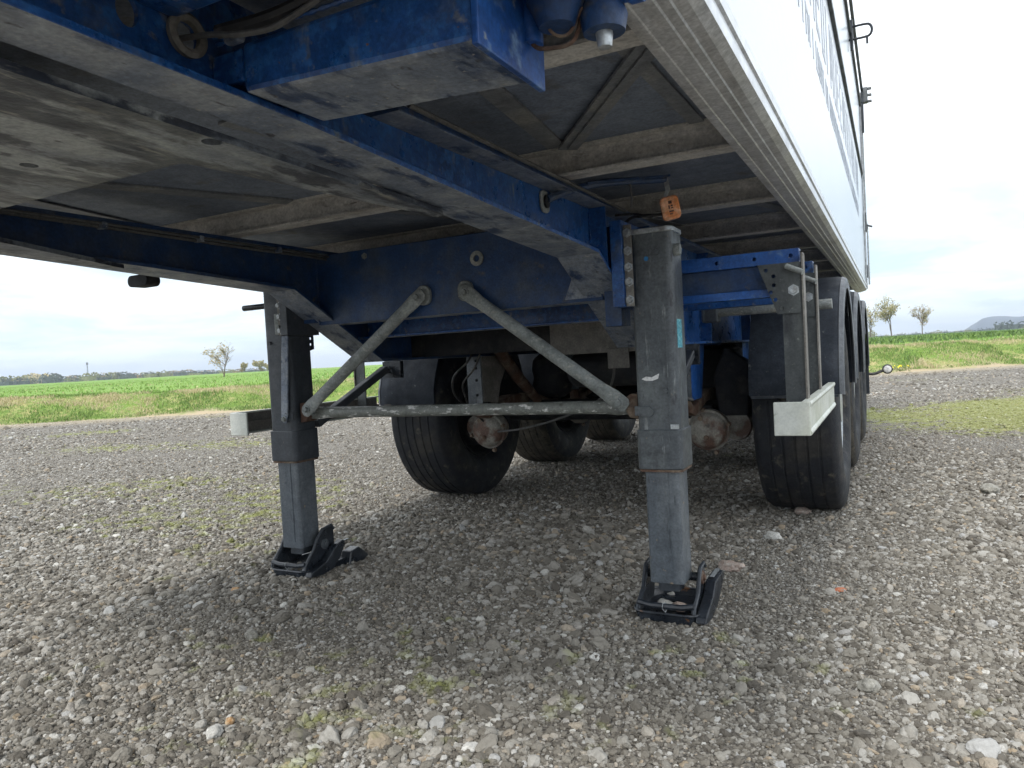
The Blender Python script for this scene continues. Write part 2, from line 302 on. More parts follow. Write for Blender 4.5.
def moss(t, col, amt=1.):
    """yellow-green moss growing in patches over the yard, by place"""
    g = nd(t, 'ShaderNodeNewGeometry'); 
    n = nd(t, 'ShaderNodeTexNoise'); n.inputs['Scale'].default_value = .42; n.inputs['Detail'].default_value = 3; t.links.new(g.outputs['Position'], n.inputs['Vector'])
    n2 = nd(t, 'ShaderNodeTexNoise'); n2.inputs['Scale'].default_value = 9; n2.inputs['Detail'].default_value = 5; t.links.new(g.outputs['Position'], n2.inputs['Vector'])
    a = nd(t, 'ShaderNodeMath', operation='MULTIPLY_ADD'); t.links.new(n2.outputs[0], a.inputs[0]); a.inputs[1].default_value = .75; t.links.new(n.outputs[0], a.inputs[2])
    # broad green strips: behind the wheels to the right and out to the left
    for cx_, cy_, rx, ry, k in ((2.1, 6.4, 2.4, 2.6, .40), (4.6, 8.2, 3.4, 3., .36), (-3.4, 1.2, 2.4, 1.5, .13), (-1.6, .0, 1.3, 1.0, .13), (1.5, 1.2, 1., 1.4, .06), (.95, -.3, .5, .5, .1), (-6.5, 3.4, 2.5, 1.0, .12), (-10.5, 4.6, 3.5, 1.6, .16), (1.3, -.1, .5, .5, .08)):
        mp = nd(t, 'ShaderNodeVectorMath', operation='SUBTRACT'); t.links.new(g.outputs['Position'], mp.inputs[0]); mp.inputs[1].default_value = (cx_, cy_, 0)
        dv = nd(t, 'ShaderNodeVectorMath', operation='DIVIDE'); t.links.new(mp.outputs[0], dv.inputs[0]); dv.inputs[1].default_value = (rx, ry, 5)
        ln = nd(t, 'ShaderNodeVectorMath', operation='LENGTH'); t.links.new(dv.outputs[0], ln.inputs[0])
        q = nd(t, 'ShaderNodeMapRange'); t.links.new(ln.outputs['Value'], q.inputs[0]); q.inputs[1].default_value = 1; q.inputs[2].default_value = .2; q.inputs[3].default_value = 0; q.inputs[4].default_value = k
        s = nd(t, 'ShaderNodeMath', operation='ADD'); t.links.new(a.outputs[0], s.inputs[0]); t.links.new(q.outputs[0], s.inputs[1]); a = s
    f = nd(t, 'ShaderNodeMapRange'); t.links.new(a.outputs[0], f.inputs[0]); f.inputs[1].default_value = 1.06; f.inputs[2].default_value = 1.19; f.inputs[4].default_value = .7*amt
    col = mixc(t, f.outputs[0], col, (.27, .30, .06))
    # sandy strip along the edge of the yard
    sb = nd(t, 'ShaderNodeVectorMath', operation='SUBTRACT'); t.links.new(g.outputs['Position'], sb.inputs[0]); sb.inputs[1].default_value = (E0.x, E0.y, 0)
    dt = nd(t, 'ShaderNodeVectorMath', operation='DOT_PRODUCT'); t.links.new(sb.outputs[0], dt.inputs[0]); dt.inputs[1].default_value = (EN.x, EN.y, 0)
    ad = nd(t, 'ShaderNodeMath', operation='MULTIPLY_ADD'); t.links.new(n2.outputs[0], ad.inputs[0]); ad.inputs[1].default_value = 1.4; t.links.new(dt.outputs['Value'], ad.inputs[2])
    k = nd(t, 'ShaderNodeMapRange'); t.links.new(ad.outputs[0], k.inputs[0]); k.inputs[1].default_value = -.9; k.inputs[2].default_value = .2; k.inputs[4].default_value = .65
    return mixc(t, k.outputs[0], col, (.42, .36, .26))
bm = BM()
xs = [-4000, -400, -60, -20, 20, 60, 400, 4000]
vs = [[bm.verts.new((x, y, 0)) for y in xs] for x in xs]
for i in range(7):
    for j in range(7): bm.faces.new([vs[i][j], vs[i+1][j], vs[i+1][j+1], vs[i][j+1]])
tag(link('gravel_yard', bm, ground_mat()), kind='structure')

# grass land beyond the edge of the yard
def land_mat():
    m, t, b = new_mat('grass_land')
    f, _ = noise_fac(t, .9, .4, .6, detail=6); f2, _ = noise_fac(t, 7, .35, .65, detail=6, stretch=(1, 1, 1)); f3, _ = noise_fac(t, .05, .4, .6, detail=3)
    g = nd(t, 'ShaderNodeNewGeometry')
    sub = nd(t, 'ShaderNodeVectorMath', operation='SUBTRACT'); t.links.new(g.outputs['Position'], sub.inputs[0]); sub.inputs[1].default_value = (E0.x, E0.y, 0)
    dt = nd(t, 'ShaderNodeVectorMath', operation='DOT_PRODUCT'); t.links.new(sub.outputs[0], dt.inputs[0]); dt.inputs[1].default_value = (EN.x, EN.y, 0)
    dl = nd(t, 'ShaderNodeVectorMath', operation='DOT_PRODUCT'); t.links.new(sub.outputs[0], dl.inputs[0]); dl.inputs[1].default_value = (ED.x, ED.y, 0)
    bank = mixc(t, f, (.16, .24, .05), (.42, .35, .18)); bank = mixc(t, f2, bank, (.13, .21, .05))
    field = mixc(t, f3, (.18, .30, .07), (.22, .33, .09)); field = mixc(t, f2, field, (.14, .24, .055))
    wob, _ = noise_fac(t, 1.5, 0, 1); ad = nd(t, 'ShaderNodeMath', operation='MULTIPLY_ADD'); t.links.new(wob, ad.inputs[0]); ad.inputs[1].default_value = 1.4; t.links.new(dt.outputs['Value'], ad.inputs[2])
    k = nd(t, 'ShaderNodeMapRange'); t.links.new(ad.outputs[0], k.inputs[0]); k.inputs[1].default_value = 2.6; k.inputs[2].default_value = 3.4
    col = mixc(t, k.outputs[0], bank, field)
    # tan earth strip at the foot of the bank
    k2 = nd(t, 'ShaderNodeMapRange'); t.links.new(ad.outputs[0], k2.inputs[0]); k2.inputs[1].default_value = 1.15; k2.inputs[2].default_value = .75
    col = mixc(t, k2.outputs[0], col, (.38, .31, .21))
    # darker leafy crop far right
    k3 = nd(t, 'ShaderNodeMapRange'); t.links.new(dl.outputs['Value'], k3.inputs[0]); k3.inputs[1].default_value = 6; k3.inputs[2].default_value = 11
    k4 = nd(t, 'ShaderNodeMapRange'); t.links.new(ad.outputs[0], k4.inputs[0]); k4.inputs[1].default_value = 6.; k4.inputs[2].default_value = 8
    mm = nd(t, 'ShaderNodeMath', operation='MULTIPLY'); t.links.new(k3.outputs[0], mm.inputs[0]); t.links.new(k4.outputs[0], mm.inputs[1])
    crop = mixc(t, f2, (.045, .11, .03), (.11, .19, .06)); col = mixc(t, mm.outputs[0], col, crop)
    t.links.new(col, b.inputs['Base Color']); b.inputs['Roughness'].default_value = 1; b.inputs['Specular IOR Level'].default_value = .1
    return m
ss = np.concatenate([np.arange(-.8, 4, .2), np.arange(4, 16, 1), [18, 22, 28, 36, 48, 64, 90, 120, 170, 240, 330, 450, 620, 900, 1300, 2000, 3600]])
tt = np.concatenate([[-4000, -2000, -1000, -500, -250, -120, -80, -60], np.arange(-45, 50, .8), [55, 65, 80, 110, 160, 250, 500, 1000, 2000, 4000]])
TT, SS = np.meshgrid(tt, ss, indexing='ij')
edge = .18*np.sin(TT*1.1) + .12*np.sin(TT*2.7+1) + .06*np.sin(TT*5.3)
SSw = SS
X = E0.x + TT*ED.x + SSw*EN.x; Y = E0.y + TT*ED.y + SSw*EN.y; Z = land_h(TT, SS)
nv = X.shape; me = bpy.data.meshes.new('grass_land')
idx = np.arange(X.size).reshape(nv)
q = np.stack([idx[:-1, :-1], idx[1:, :-1], idx[1:, 1:], idx[:-1, 1:]], -1).reshape(-1, 4)
me.from_pydata(np.stack([X, Y, Z], -1).reshape(-1, 3).tolist(), [], q.tolist()); me.materials.append(land_mat())
me.polygons.foreach_set('use_smooth', [True]*len(me.polygons))
lo = bpy.data.objects.new('grass_field', me); C.objects.link(lo); tag(lo, kind='structure')

# grass blades
def blade_mesh(name, pts, hgt, wid, cols, mats, lean=.5):
    """pts (n,3); one bent triangle blade pair each"""
    n = len(pts); a = RNG.uniform(0, 2*PI, n); dxy = np.stack([np.cos(a), np.sin(a)], 1)
    la = RNG.uniform(0, 2*PI, n); ln = RNG.uniform(.1, lean, n)*hgt
    top = pts + np.stack([np.cos(la)*ln, np.sin(la)*ln, hgt], 1)
    mid = pts + np.stack([np.cos(la)*ln*.3, np.sin(la)*ln*.3, hgt*.55], 1)
    w3 = np.concatenate([dxy*wid[:, None]/2, np.zeros((n, 1))], 1)
    V = np.stack([pts-w3, pts+w3, mid+w3*.7, mid-w3*.7, top], 1).reshape(-1, 3)
    b = np.arange(n)*5
    F4 = np.stack([b, b+1, b+2, b+3], 1); F3 = np.stack([b+3, b+2, b+4], 1)
    me = bpy.data.meshes.new(name); me.from_pydata(V.tolist(), [], F4.tolist() + F3.tolist())
    for m in mats: me.materials.append(m)
    me.polygons.foreach_set('material_index', np.concatenate([cols, cols]).astype(np.int32))
    o = bpy.data.objects.new(name, me); C.objects.link(o); return o
def leafmat(name, c, tr=.3):
    m, t, b = new_mat(name); b.inputs['Base Color'].default_value = (*c, 1); b.inputs['Roughness'].default_value = .75; b.inputs['Specular IOR Level'].default_value = .2; b.inputs['Subsurface Weight'].default_value = 0
    return m
GM = [leafmat('green_grass', (.15, .235, .06)), leafmat('tan_grass', (.46, .40, .24)), leafmat('dark_grass', (.10, .16, .05)), leafmat('lime_grass', (.22, .34, .085))]
n = 150000
t_ = RNG.uniform(-17, 26, n); s_ = RNG.uniform(-.05, 1, n)**1.0*3.2
nz = np.array([mnoise.noise((a*.55, b*.9, 3.1)) for a, b in zip(t_, s_)]); nz2 = np.array([mnoise.noise((a*2.3, b*2.3, 9.1)) for a, b in zip(t_, s_)])
keep = (s_ > .12); t_, s_, nz, nz2 = t_[keep], s_[keep], nz[keep], nz2[keep]; n = len(t_)
px = E0.x + t_*ED.x + s_*EN.x; py = E0.y + t_*ED.y + s_*EN.y; pz = land_h(t_, s_) - .01
tan_ = nz*1.2 + .25*nz2 + .30*np.exp(-((s_-1.9)/.7)**2) + RNG.normal(0, .13, n) - .07
ci = np.where(tan_ > .16, 1, np.where(RNG.random(n) < .25, 2, np.where((s_ > 2.5) | (RNG.random(n) < .3), 3, 0)))
hg = np.clip(.03 + .06*RNG.random(n) + .05*nz2, .02, .14)*np.where(s_ > 2.6, .6, 1)
tag(blade_mesh('bank_grass', np.stack([px, py, pz], 1), hg, RNG.uniform(.008, .02, n), ci, GM, .9), 'rough green and straw coloured grass on the bank beyond the gravel yard', 'grass', kind='stuff')
# short grass of the field and leafy crop to the right
n = 60000; t_ = RNG.uniform(-60, 60, n); s_ = 3 + RNG.random(n)**1.8*60
px = E0.x + t_*ED.x + s_*EN.x; py = E0.y + t_*ED.y + s_*EN.y; pz = land_h(t_, s_) - .01
ci = np.where(RNG.random(n) < .7, 3, 0); isb = (t_ > 8) & (s_ > 6.5); ci = np.where(isb, np.where(RNG.random(n) < .6, 2, 0), ci); ci = np.where(~isb & (RNG.random(n) < .06), 1, ci)
tag(blade_mesh('field_grass', np.stack([px, py, pz], 1), RNG.uniform(.04, .09, n)*np.where(isb, 2., 1), RNG.uniform(.02, .06, n)*np.where(isb, 2.2, 1), ci, GM, .9), 'short bright green growth covering the field behind the bank', 'crop', kind='stuff')

# ------------------------------------------------------------------ gravel stones (uncountable: instanced in one object)
def stone_mat():
    m, t, b = new_mat('gravel_stone')
    oi = nd(t, 'ShaderNodeObjectInfo'); r = nd(t, 'ShaderNodeValToRGB'); t.links.new(oi.outputs['Random'], r.inputs[0])
    e = r.color_ramp.elements; e[0].color = (.10, .09, .078, 1); e[1].color = (.52, .51, .48, 1)
    for p_, q in ((.2, (.15, .137, .118)), (.45, (.21, .195, .17)), (.7, (.28, .265, .24)), (.86, (.36, .35, .33)), (.93, (.31, .25, .18)), (.955, (.36, .36, .36))):
        x = e.new(p_); x.color = (*q, 1)
    f, _ = noise_fac(t, 2.2, .3, .7, detail=4)
    sc_ = nd(t, 'ShaderNodeMix', data_type='RGBA', blend_type='MULTIPLY'); sc_.inputs[0].default_value = .55
    t.links.new(r.outputs[0], sc_.inputs[6]); t.links.new(mixc(t, f, (.72, .70, .66), (1.15, 1.14, 1.12)), sc_.inputs[7])
    lg = nd(t, 'ShaderNodeMix', data_type='RGBA', blend_type='MULTIPLY'); lg.inputs[0].default_value = 1; t.links.new(sc_.outputs[2], lg.inputs[6]); lg.inputs[7].default_value = (1.0, 1.0, .99, 1)
    col = moss(t, lg.outputs[2], .75)
    t.links.new(col, b.inputs['Base Color']); b.inputs['Roughness'].default_value = .8; b.inputs['Specular IOR Level'].default_value = .3
    g = nd(t, 'ShaderNodeNewGeometry'); nn = nd(t, 'ShaderNodeTexNoise'); nn.inputs['Scale'].default_value = 260; t.links.new(g.outputs['Position'], nn.inputs['Vector'])
    bp = nd(t, 'ShaderNodeBump'); bp.inputs['Strength'].default_value = .4; bp.inputs['Distance'].default_value = .003; t.links.new(nn.outputs[0], bp.inputs['Height']); t.links.new(bp.outputs[0], b.inputs['Normal'])
    return m
M['stone'] = stone_mat()
def gravel(name, P, R, SC, label):
    me = bpy.data.meshes.new(name); me.from_pydata(P.tolist(), [], [])
    for nme, arr in (('rot', R), ('scl', SC)):
        a = me.attributes.new(nme, 'FLOAT_VECTOR', 'POINT'); a.data.foreach_set('vector', arr.astype(np.float32).ravel())
    a = me.attributes.new('pick', 'INT', 'POINT'); a.data.foreach_set('value', RNG.integers(0, 8, len(P)).astype(np.int32))
    me.materials.append(M['stone'])
    o = bpy.data.objects.new(name, me); C.objects.link(o)
    ng = bpy.data.node_groups.new('scatter', 'GeometryNodeTree')
    ng.interface.new_socket('Geometry', in_out='INPUT', socket_type='NodeSocketGeometry'); ng.interface.new_socket('Geometry', in_out='OUTPUT', socket_type='NodeSocketGeometry')
    N = lambda t: ng.nodes.new(t); L = ng.links.new
    gi, go = N('NodeGroupInput'), N('NodeGroupOutput'); join = N('GeometryNodeJoinGeometry')
    for k in range(8):
        ico = N('GeometryNodeMeshIcoSphere'); ico.inputs['Radius'].default_value = 1; ico.inputs['Subdivisions'].default_value = 3
        sp = N('GeometryNodeSetPosition'); L(ico.outputs[0], sp.inputs[0])
        no = N('ShaderNodeTexNoise'); no.noise_dimensions = '4D'; no.inputs['W'].default_value = k*7.3; no.inputs['Scale'].default_value = .75; no.inputs['Detail'].default_value = 2.5
        vm = N('ShaderNodeVectorMath'); vm.operation = 'SUBTRACT'; L(no.outputs['Color'], vm.inputs[0]); vm.inputs[1].default_value = (.5, .5, .5)
        vs_ = N('ShaderNodeVectorMath'); vs_.operation = 'SCALE'; L(vm.outputs[0], vs_.inputs[0]); vs_.inputs['Scale'].default_value = 1.7
        L(vs_.outputs[0], sp.inputs['Offset'])
        # snap to a few facets for a crushed look
        pos = N('GeometryNodeInputPosition'); vo = N('ShaderNodeTexVoronoi'); vo.inputs['Scale'].default_value = 1.1+.1*k; L(pos.outputs[0], vo.inputs['Vector'])
        sp2 = N('GeometryNodeSetPosition'); L(sp.outputs[0], sp2.inputs[0]); 
        v3 = N('ShaderNodeVectorMath'); v3.operation = 'SUBTRACT'; L(vo.outputs['Position'], v3.inputs[0]); L(pos.outputs[0], v3.inputs[1])
        v4 = N('ShaderNodeVectorMath'); v4.operation = 'SCALE'; L(v3.outputs[0], v4.inputs[0]); v4.inputs['Scale'].default_value = -.16; L(v4.outputs[0], sp2.inputs['Offset'])
        sm = N('GeometryNodeSetMaterial'); sm.inputs['Material'].default_value = M['stone']; L(sp2.outputs[0], sm.inputs[0])
        gi_ = N('GeometryNodeGeometryToInstance'); L(sm.outputs[0], gi_.inputs[0]); L(gi_.outputs[0], join.inputs[0])
    ip = N('GeometryNodeInstanceOnPoints'); L(gi.outputs[0], ip.inputs['Points']); L(join.outputs[0], ip.inputs['Instance']); ip.inputs['Pick Instance'].default_value = True
    def attr(nm, ty, sock):
        a = N('GeometryNodeInputNamedAttribute'); a.data_type = ty; a.inputs['Name'].default_value = nm; L([x for x in a.outputs if x.enabled and x.name == 'Attribute'][0], sock)
    attr('pick', 'INT', ip.inputs['Instance Index']); attr('scl', 'FLOAT_VECTOR', ip.inputs['Scale'])
    er = N('FunctionNodeEulerToRotation'); attr('rot', 'FLOAT_VECTOR', er.inputs[0]); L(er.outputs[0], ip.inputs['Rotation'])
    L(ip.outputs[0], go.inputs[0])
    md = o.modifiers.new('scatter', 'NODES'); md.node_group = ng
    return tag(o, label, 'gravel', kind='stuff')
def sector(n, r0_, r1_, half, power):
    """points in a fan round the camera; power 2: even density, 0: density ~ 1/r^2"""
    u = RNG.random(n); r = (r0_**power + u*(r1_**power-r0_**power))**(1/power) if power else r0_*(r1_/r0_)**u
    a = math.atan2(fw.y, fw.x) + RNG.uniform(-half, half, n)
    return CP.x + r*np.cos(a), CP.y + r*np.sin(a), r
gx, gy, gs = [], [], []
for n, a, b, pw, med, sig in ((120000, .75, 3.2, 2, .0040, .34), (9500, .75, 3.4, 2, .0082, .28), (1300, .75, 3.4, 2, .0135, .25), (230000, 3.0, 13., 0, .0058, .36), (9000, 3.0, 14., 0, .0115, .3), (45000, 11., 34., 0, .013, .3)):
    x, y, r = sector(n, a, b, math.radians(50), pw)
    t_, s_ = (x-E0.x)*ED.x+(y-E0.y)*ED.y, (x-E0.x)*EN.x+(y-E0.y)*EN.y
    k = s_ < .1 - RNG.random(n)**2*.5
    gx.append(x[k]); gy.append(y[k]); gs.append((med*np.exp(RNG.normal(0, sig, n)))[k])
gx, gy, gs = map(np.concatenate, (gx, gy, gs))
# packed patches of fines with smaller stones
pk = np.array([mnoise.noise((a*.9, b*.9, 1.7)) + .5*mnoise.noise((a*2.6, b*2.6, 5.7)) for a, b in zip(gx, gy)])
gs = gs*np.clip(1.0 - .42*pk, .62, 1.35)
n = len(gx); sc = np.stack([gs*RNG.uniform(.85, 1.45, n), gs*RNG.uniform(.75, 1.1, n), gs*RNG.uniform(.5, .85, n)], 1)
P = np.stack([gx, gy, gs*RNG.uniform(-.1, .35, n)], 1); R = np.stack([RNG.normal(0, .35, n), RNG.normal(0, .35, n), RNG.uniform(0, 2*PI, n)], 1)
gravel('gravel_stones', P, R, sc, 'loose grey limestone chippings covering the yard')
print('stones', n)

# a few stones that stand out
def rock(seed, sx, sy, sz):
    bm = BM(); bmesh.ops.create_icosphere(bm, subdivisions=4, radius=1)
    for v in bm.verts:
        d = v.co.normalized(); k = 1 + .38*mnoise.noise(d*1.1 + Vector((seed*3.1, 0, 0))) + .10*mnoise.noise(d*3.3 + Vector((0, seed*2, 0)))
        c = mnoise.cell_vector(d*1.4 + Vector((seed, seed, 0))); k -= .06*c.x
        v.co = Vector((d.x*k*sx, d.y*k*sy, d.z*k*sz))
    return bm
def rock_mat(name, c, c2): return worn(name, c, [(c2, 60, .45, .62, None, 0), (tuple(q*.6 for q in c), 110, .6, .7, None, 4)], rough=.8, bump=.6, bscale=220, spec=.3)
RM = {'orange': rock_mat('orange_brown_stone', (.42, .24, .11), (.5, .4, .27)), 'white': rock_mat('white_stone', (.58, .57, .54), (.46, .45, .42)), 'grey': rock_mat('grey_stone', (.26, .25, .22), (.34, .33, .30)), 'red': rock_mat('brick_red_fragment', (.50, .17, .09), (.4, .25, .17)), 'pink': rock_mat('pinkish_stone', (.36, .28, .24), (.42, .37, .33))}
for i, (x, y, sx, sy, sz, k, lab) in enumerate([
    (-.85, -.296, .020, .015, .012, 'orange', 'small orange brown stone on the gravel in front of the far landing leg foot'),
    (-.875, -.26, .016, .013, .012, 'grey', 'small dark stone leaning beside the orange brown stone left of the far foot'),
    (-.41, -.631, .024, .020, .018, 'grey', 'rounded grey stone alone on finer gravel, below the far landing leg foot'),
    (.592, -.95, .020, .015, .010, 'white', 'flat whitish stone near the bottom middle of the gravel'),
    (-.016, -1.064, .013, .011, .010, 'orange', 'small amber orange pebble near the bottom left of the gravel'),
    (1.253, .385, .022, .016, .006, 'red', 'brick red fragment lying flat on gravel right of the near landing leg'),
    (1.864, 2.243, .055, .045, .032, 'grey', 'large grey stone standing alone to the right of the tyres'),
    (.871, .521, .05, .036, .022, 'pink', 'broad flat pinkish grey stone just behind the near landing leg foot'),
    (.679, -.417, .016, .013, .012, 'white', 'small pale stone in front of the near landing leg foot'),
    (-.007, -1.116, .032, .018, .012, 'white', 'long pale stone beside the amber pebble at the bottom left'),
    (1.362, -.355, .026, .022, .016, 'grey', 'grey stone on gravel at the bottom right'),
    (1.02, 1.55, .045, .04, .02, 'pink', 'brown pink stone in the shade before the near front tyre'),
    (.95, 1.02, .035, .028, .02, 'white', 'white stone between the near landing leg and the near front tyre')]):
    o = link('stone', rock(i+1, sx, sy, sz), RM[k], smooth=True); o.location = (x, y, sz*.6); o.rotation_euler = (0, 0, i*1.3)
    tag(o, lab, 'stone', 'stones that stand out of the gravel')
#__TRAILER__
def bolts(name, lst, mat, parent, lab=None):
    for (c, r_, h_) in lst:
        bm = BM(); bolt(bm, (0, 0, 0), 'Y', r_, h_, -1); o = link(name, bm, mat, parent); o.location = c
# ================================================================== SEMI TRAILER (one thing)
T = empty('semi_trailer', (0, 0, 0), 'silver white box semi trailer with blue frame, parked on grey landing legs on gravel', 'trailer')
AX = [1.73, 3.077, 4.424]; REAR = 5.72; FRONT = -2.12
# --- body
bm = BM(); box(bm, 1.20, 1.225, FRONT, REAR, 1.378, 3.2); sp_ = link('side_panel', bm, 'panel', T, .002)
bm = BM(); box(bm, -1.225, -1.20, FRONT, REAR, 1.378, 3.2); link('side_panel', bm, 'panel', T, .002)
bm = BM(); box(bm, -1.198, 1.198, FRONT, FRONT+.03, 1.30, 3.2); link('front_panel', bm, 'panel', T, .002)
bm = BM(); box(bm, -1.198, 1.198, REAR-.04, REAR, 1.32, 3.2); link('rear_door', bm, 'panel', T, .002)
bm = BM(); box(bm, -1.198, 1.198, FRONT+.032, REAR-.042, 1.386, 1.41); fl = link('floor_panel', bm, 'floor', T)
bm = BM()
prism(bm, [(-1.235, 3.203), (-1.21, 3.24), (-.6, 3.31), (0, 3.33), (.6, 3.31), (1.21, 3.24), (1.235, 3.203), (1.2, 3.202), (-1.2, 3.202)], 'Y', FRONT, REAR); link('roof_tarp', bm, 'tarp', T, .004)
for s in (1, -1):
    bm = BM()   # extruded profile of the lower rail: ridged underside and stepped outside
    pr = [(1.13, 1.300), (1.133, 1.290), (1.150, 1.290), (1.152, 1.292), (1.180, 1.293), (1.182, 1.296), (1.196, 1.297), (1.198, 1.300), (1.214, 1.303), (1.229, 1.312), (1.230, 1.330), (1.226, 1.333), (1.226, 1.346), (1.231, 1.349), (1.231, 1.372), (1.226, 1.376), (1.13, 1.376)]
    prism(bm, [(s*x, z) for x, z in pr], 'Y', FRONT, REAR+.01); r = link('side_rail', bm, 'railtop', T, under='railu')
    bm = BM(); box(bm, s*1.2255, s*1.242, FRONT, REAR, 2.375, 2.40); link('side_moulding', bm, 'legdark', T, .003)
    bm = BM(); box(bm, s*1.2255, s*1.236, FRONT, REAR, 2.404, 2.425); link('side_moulding', bm, 'zinc', T, .003)
# ghost of removed lettering: worn strokes left on the near side panel
rs = random.Random(3)
let = []
def stroke(y0, y1, z0, z1): box(let[-1], 1.2252, 1.2262, y0, y1, z0, z1)
y = -1.0
while y < 4.6:
    let.append(BM()); w = rs.choice((.12, .14, .16)); k = rs.choice('nEHMIU')
    for (zz0, zz1, sc_) in ((2.0, 2.28, 1),):
        if k in 'nHMU':
            stroke(y, y+.035, zz0, zz1); stroke(y+w, y+w+.035, zz0, zz1)
            if k == 'H': stroke(y+.036, y+w-.001, (zz0+zz1)/2-.02, (zz0+zz1)/2+.02)
            if k == 'n': stroke(y+.036, y+w-.001, zz1-.035, zz1-.001)
            if k == 'U': stroke(y+.036, y+w-.001, zz0+.001, zz0+.035)
            if k == 'M': stroke(y+w/2-.01, y+w/2+.03, zz0+.06, zz1-.001)
        elif k == 'E':
            stroke(y, y+.035, zz0, zz1)
            for q in (zz0+.001, (zz0+zz1)/2-.015, zz1-.034): stroke(y+.036, y+w, q, q+.033)
        else: stroke(y+.03, y+.07, zz0, zz1)
    y += w + .10
y = -.9
while y < 4.4:
    let.append(BM()); w = rs.choice((.05, .06, .07))
    stroke(y, y+.018, 1.83, 1.93)
    if rs.random() < .75:
        stroke(y+w, y+w+.018, 1.83, 1.93); zb = rs.choice((1.912, 1.872, 1.8305)); stroke(y+.0178, y+w+.0002, zb, zb+.017)
    y += w + .05
for b_ in let: link('faded_letter', b_, 'ghost', sp_)
# --- aluminium cross members and straps under the floor
yk = [-1.93, -1.2, -.47, .25, .97, 1.69, 2.41, 3.13, 3.85, 4.57, 5.29]
cm0 = None
for y in yk:
    bm = BM(); 
    prism(bm, [(-.03, .0), (.03, .0), (.03, .006), (.006, .010), (.005, .066), (.03, .070), (.03, .074), (-.03, .074), (-.03, .070), (-.005, .066), (-.006, .010), (-.03, .006)], 'X', *((-1.128, 1.128) if y > -1 else (.69, 1.128)))
    o = link('cross_member', bm, 'alu', T); o.location = (0, y, 1.3115)
    if y < -1: q = dup(o, T); q.location = (-1.818, y, 1.3115)
def strap(p0, p1, w=.045):
    bm = BM(); obox(bm, (*p0, 1.3815), (*p1, 1.3815), w, .006, up=(0, 0, 1)); return link('floor_strap', bm, 'strapm', T)
strap((1.037, -1.16), (1.043, -.50), .035); bm = BM(); obox(bm, (1.11, -1.05, 1.3745), (.715, -.51, 1.3745), .05, .007); link('floor_strap', bm, 'strapm', T); bm = BM(); obox(bm, (1.09, -1.02, 1.368), (.73, -.53, 1.368), .014, .005); link('floor_strap', bm, 'strapm', T)
strap((.75, -1.0), (.69, -.52), .05); strap((-.75, -1.1), (-.9, -.5)); strap((-.2, -.44), (.05, .2)); strap((-.55, -1.15), (-.25, -.5), .06); strap((.9, .3), (1.08, .93)); strap((.5, .3), (.62, .93)); strap((.2, -1.15), (.3, -.5), .05)

# --- main beams
def zf(y):   # underside of the frame beams
    P = [(-2.1, 1.229), (-1.9, 1.227), (-1.43, 1.214), (-.202, 1.145), (.31, .862), (5.65, .862)]
    for (a, b), (c, d) in zip(P, P[1:]):
        if y <= c: return b + (d-b)*(y-a)/(c-a)
    return P[-1][1]
YB = [-2.08, -1.9, -1.43, -.8, -.26, -.202, -.16, .28, .31, .35, 5.65]
for s in (1, -1):
    root = None
    bm = BM()
    outl = [(y, zf(y)+.012) for y in YB] + [(5.65, 1.296), (-1.22, 1.296), (-1.24, 1.38), (-2.08, 1.38)]
    holes = [circ(-1.668, 1.303, .021, 16, .75), circ(-1.586, 1.300, .022, 16)] if s == 1 else [circ(-1.668, 1.303, .021, 16, .75)]
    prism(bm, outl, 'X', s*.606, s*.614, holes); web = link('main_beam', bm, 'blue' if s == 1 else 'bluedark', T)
    # lower flange follows the bends
    bm = BM(); rings = []
    for y in YB:
        xi = .585 if y < -1.0 else .535
        z = zf(y); rings.append([bm.verts.new((s*x, y, zz)) for x, zz in ((xi, z), (.672, z), (.672, z+.011), (xi, z+.011))])
    for a, b in zip(rings, rings[1:]):
        for k in range(4): bm.faces.new([a[k], a[(k+1) % 4], b[(k+1) % 4], b[k]])
    bm.faces.new(rings[0]); bm.faces.new(rings[-1])
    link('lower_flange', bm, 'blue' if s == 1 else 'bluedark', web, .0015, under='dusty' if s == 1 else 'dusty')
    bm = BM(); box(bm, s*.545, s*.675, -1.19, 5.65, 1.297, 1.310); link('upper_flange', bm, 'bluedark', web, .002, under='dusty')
    for y in (-.12, .34, .78, 1.3, 2.4, 3.7, 5.0):
        if y == -.12 and s == -1: continue
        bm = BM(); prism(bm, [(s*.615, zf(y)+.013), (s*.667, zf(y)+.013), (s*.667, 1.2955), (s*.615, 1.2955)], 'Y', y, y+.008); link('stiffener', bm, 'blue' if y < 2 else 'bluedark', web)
bm = BM(); prism(bm, [(-.555, -2.07), (.555, -2.07), (.572, -.9), (.545, -.88), (.41, -1.41), (.40, -1.43), (-.40, -1.43), (-.41, -1.41), (-.545, -.88), (-.572, -.9)], 'Z', 0, .012, [circ(.527, -1.475, .016, 14), circ(-.05, -1.62, .012, 12), circ(.2, -1.56, .014, 12)])
for v in bm.verts: v.co.z += zf(v.co.y) - .013
link('skid_plate', bm, 'skid', T)
# rusty ring round the cable hole and other fittings on the near web
bm = BM(); lathe(bm, [(.018, .002), (.029, .002), (.030, .010), (.024, .014), (.018, .010)], (.614, -1.586, 1.300), 'X', 24, True); link('cable_grommet', bm, 'guardin', T, smooth=True)

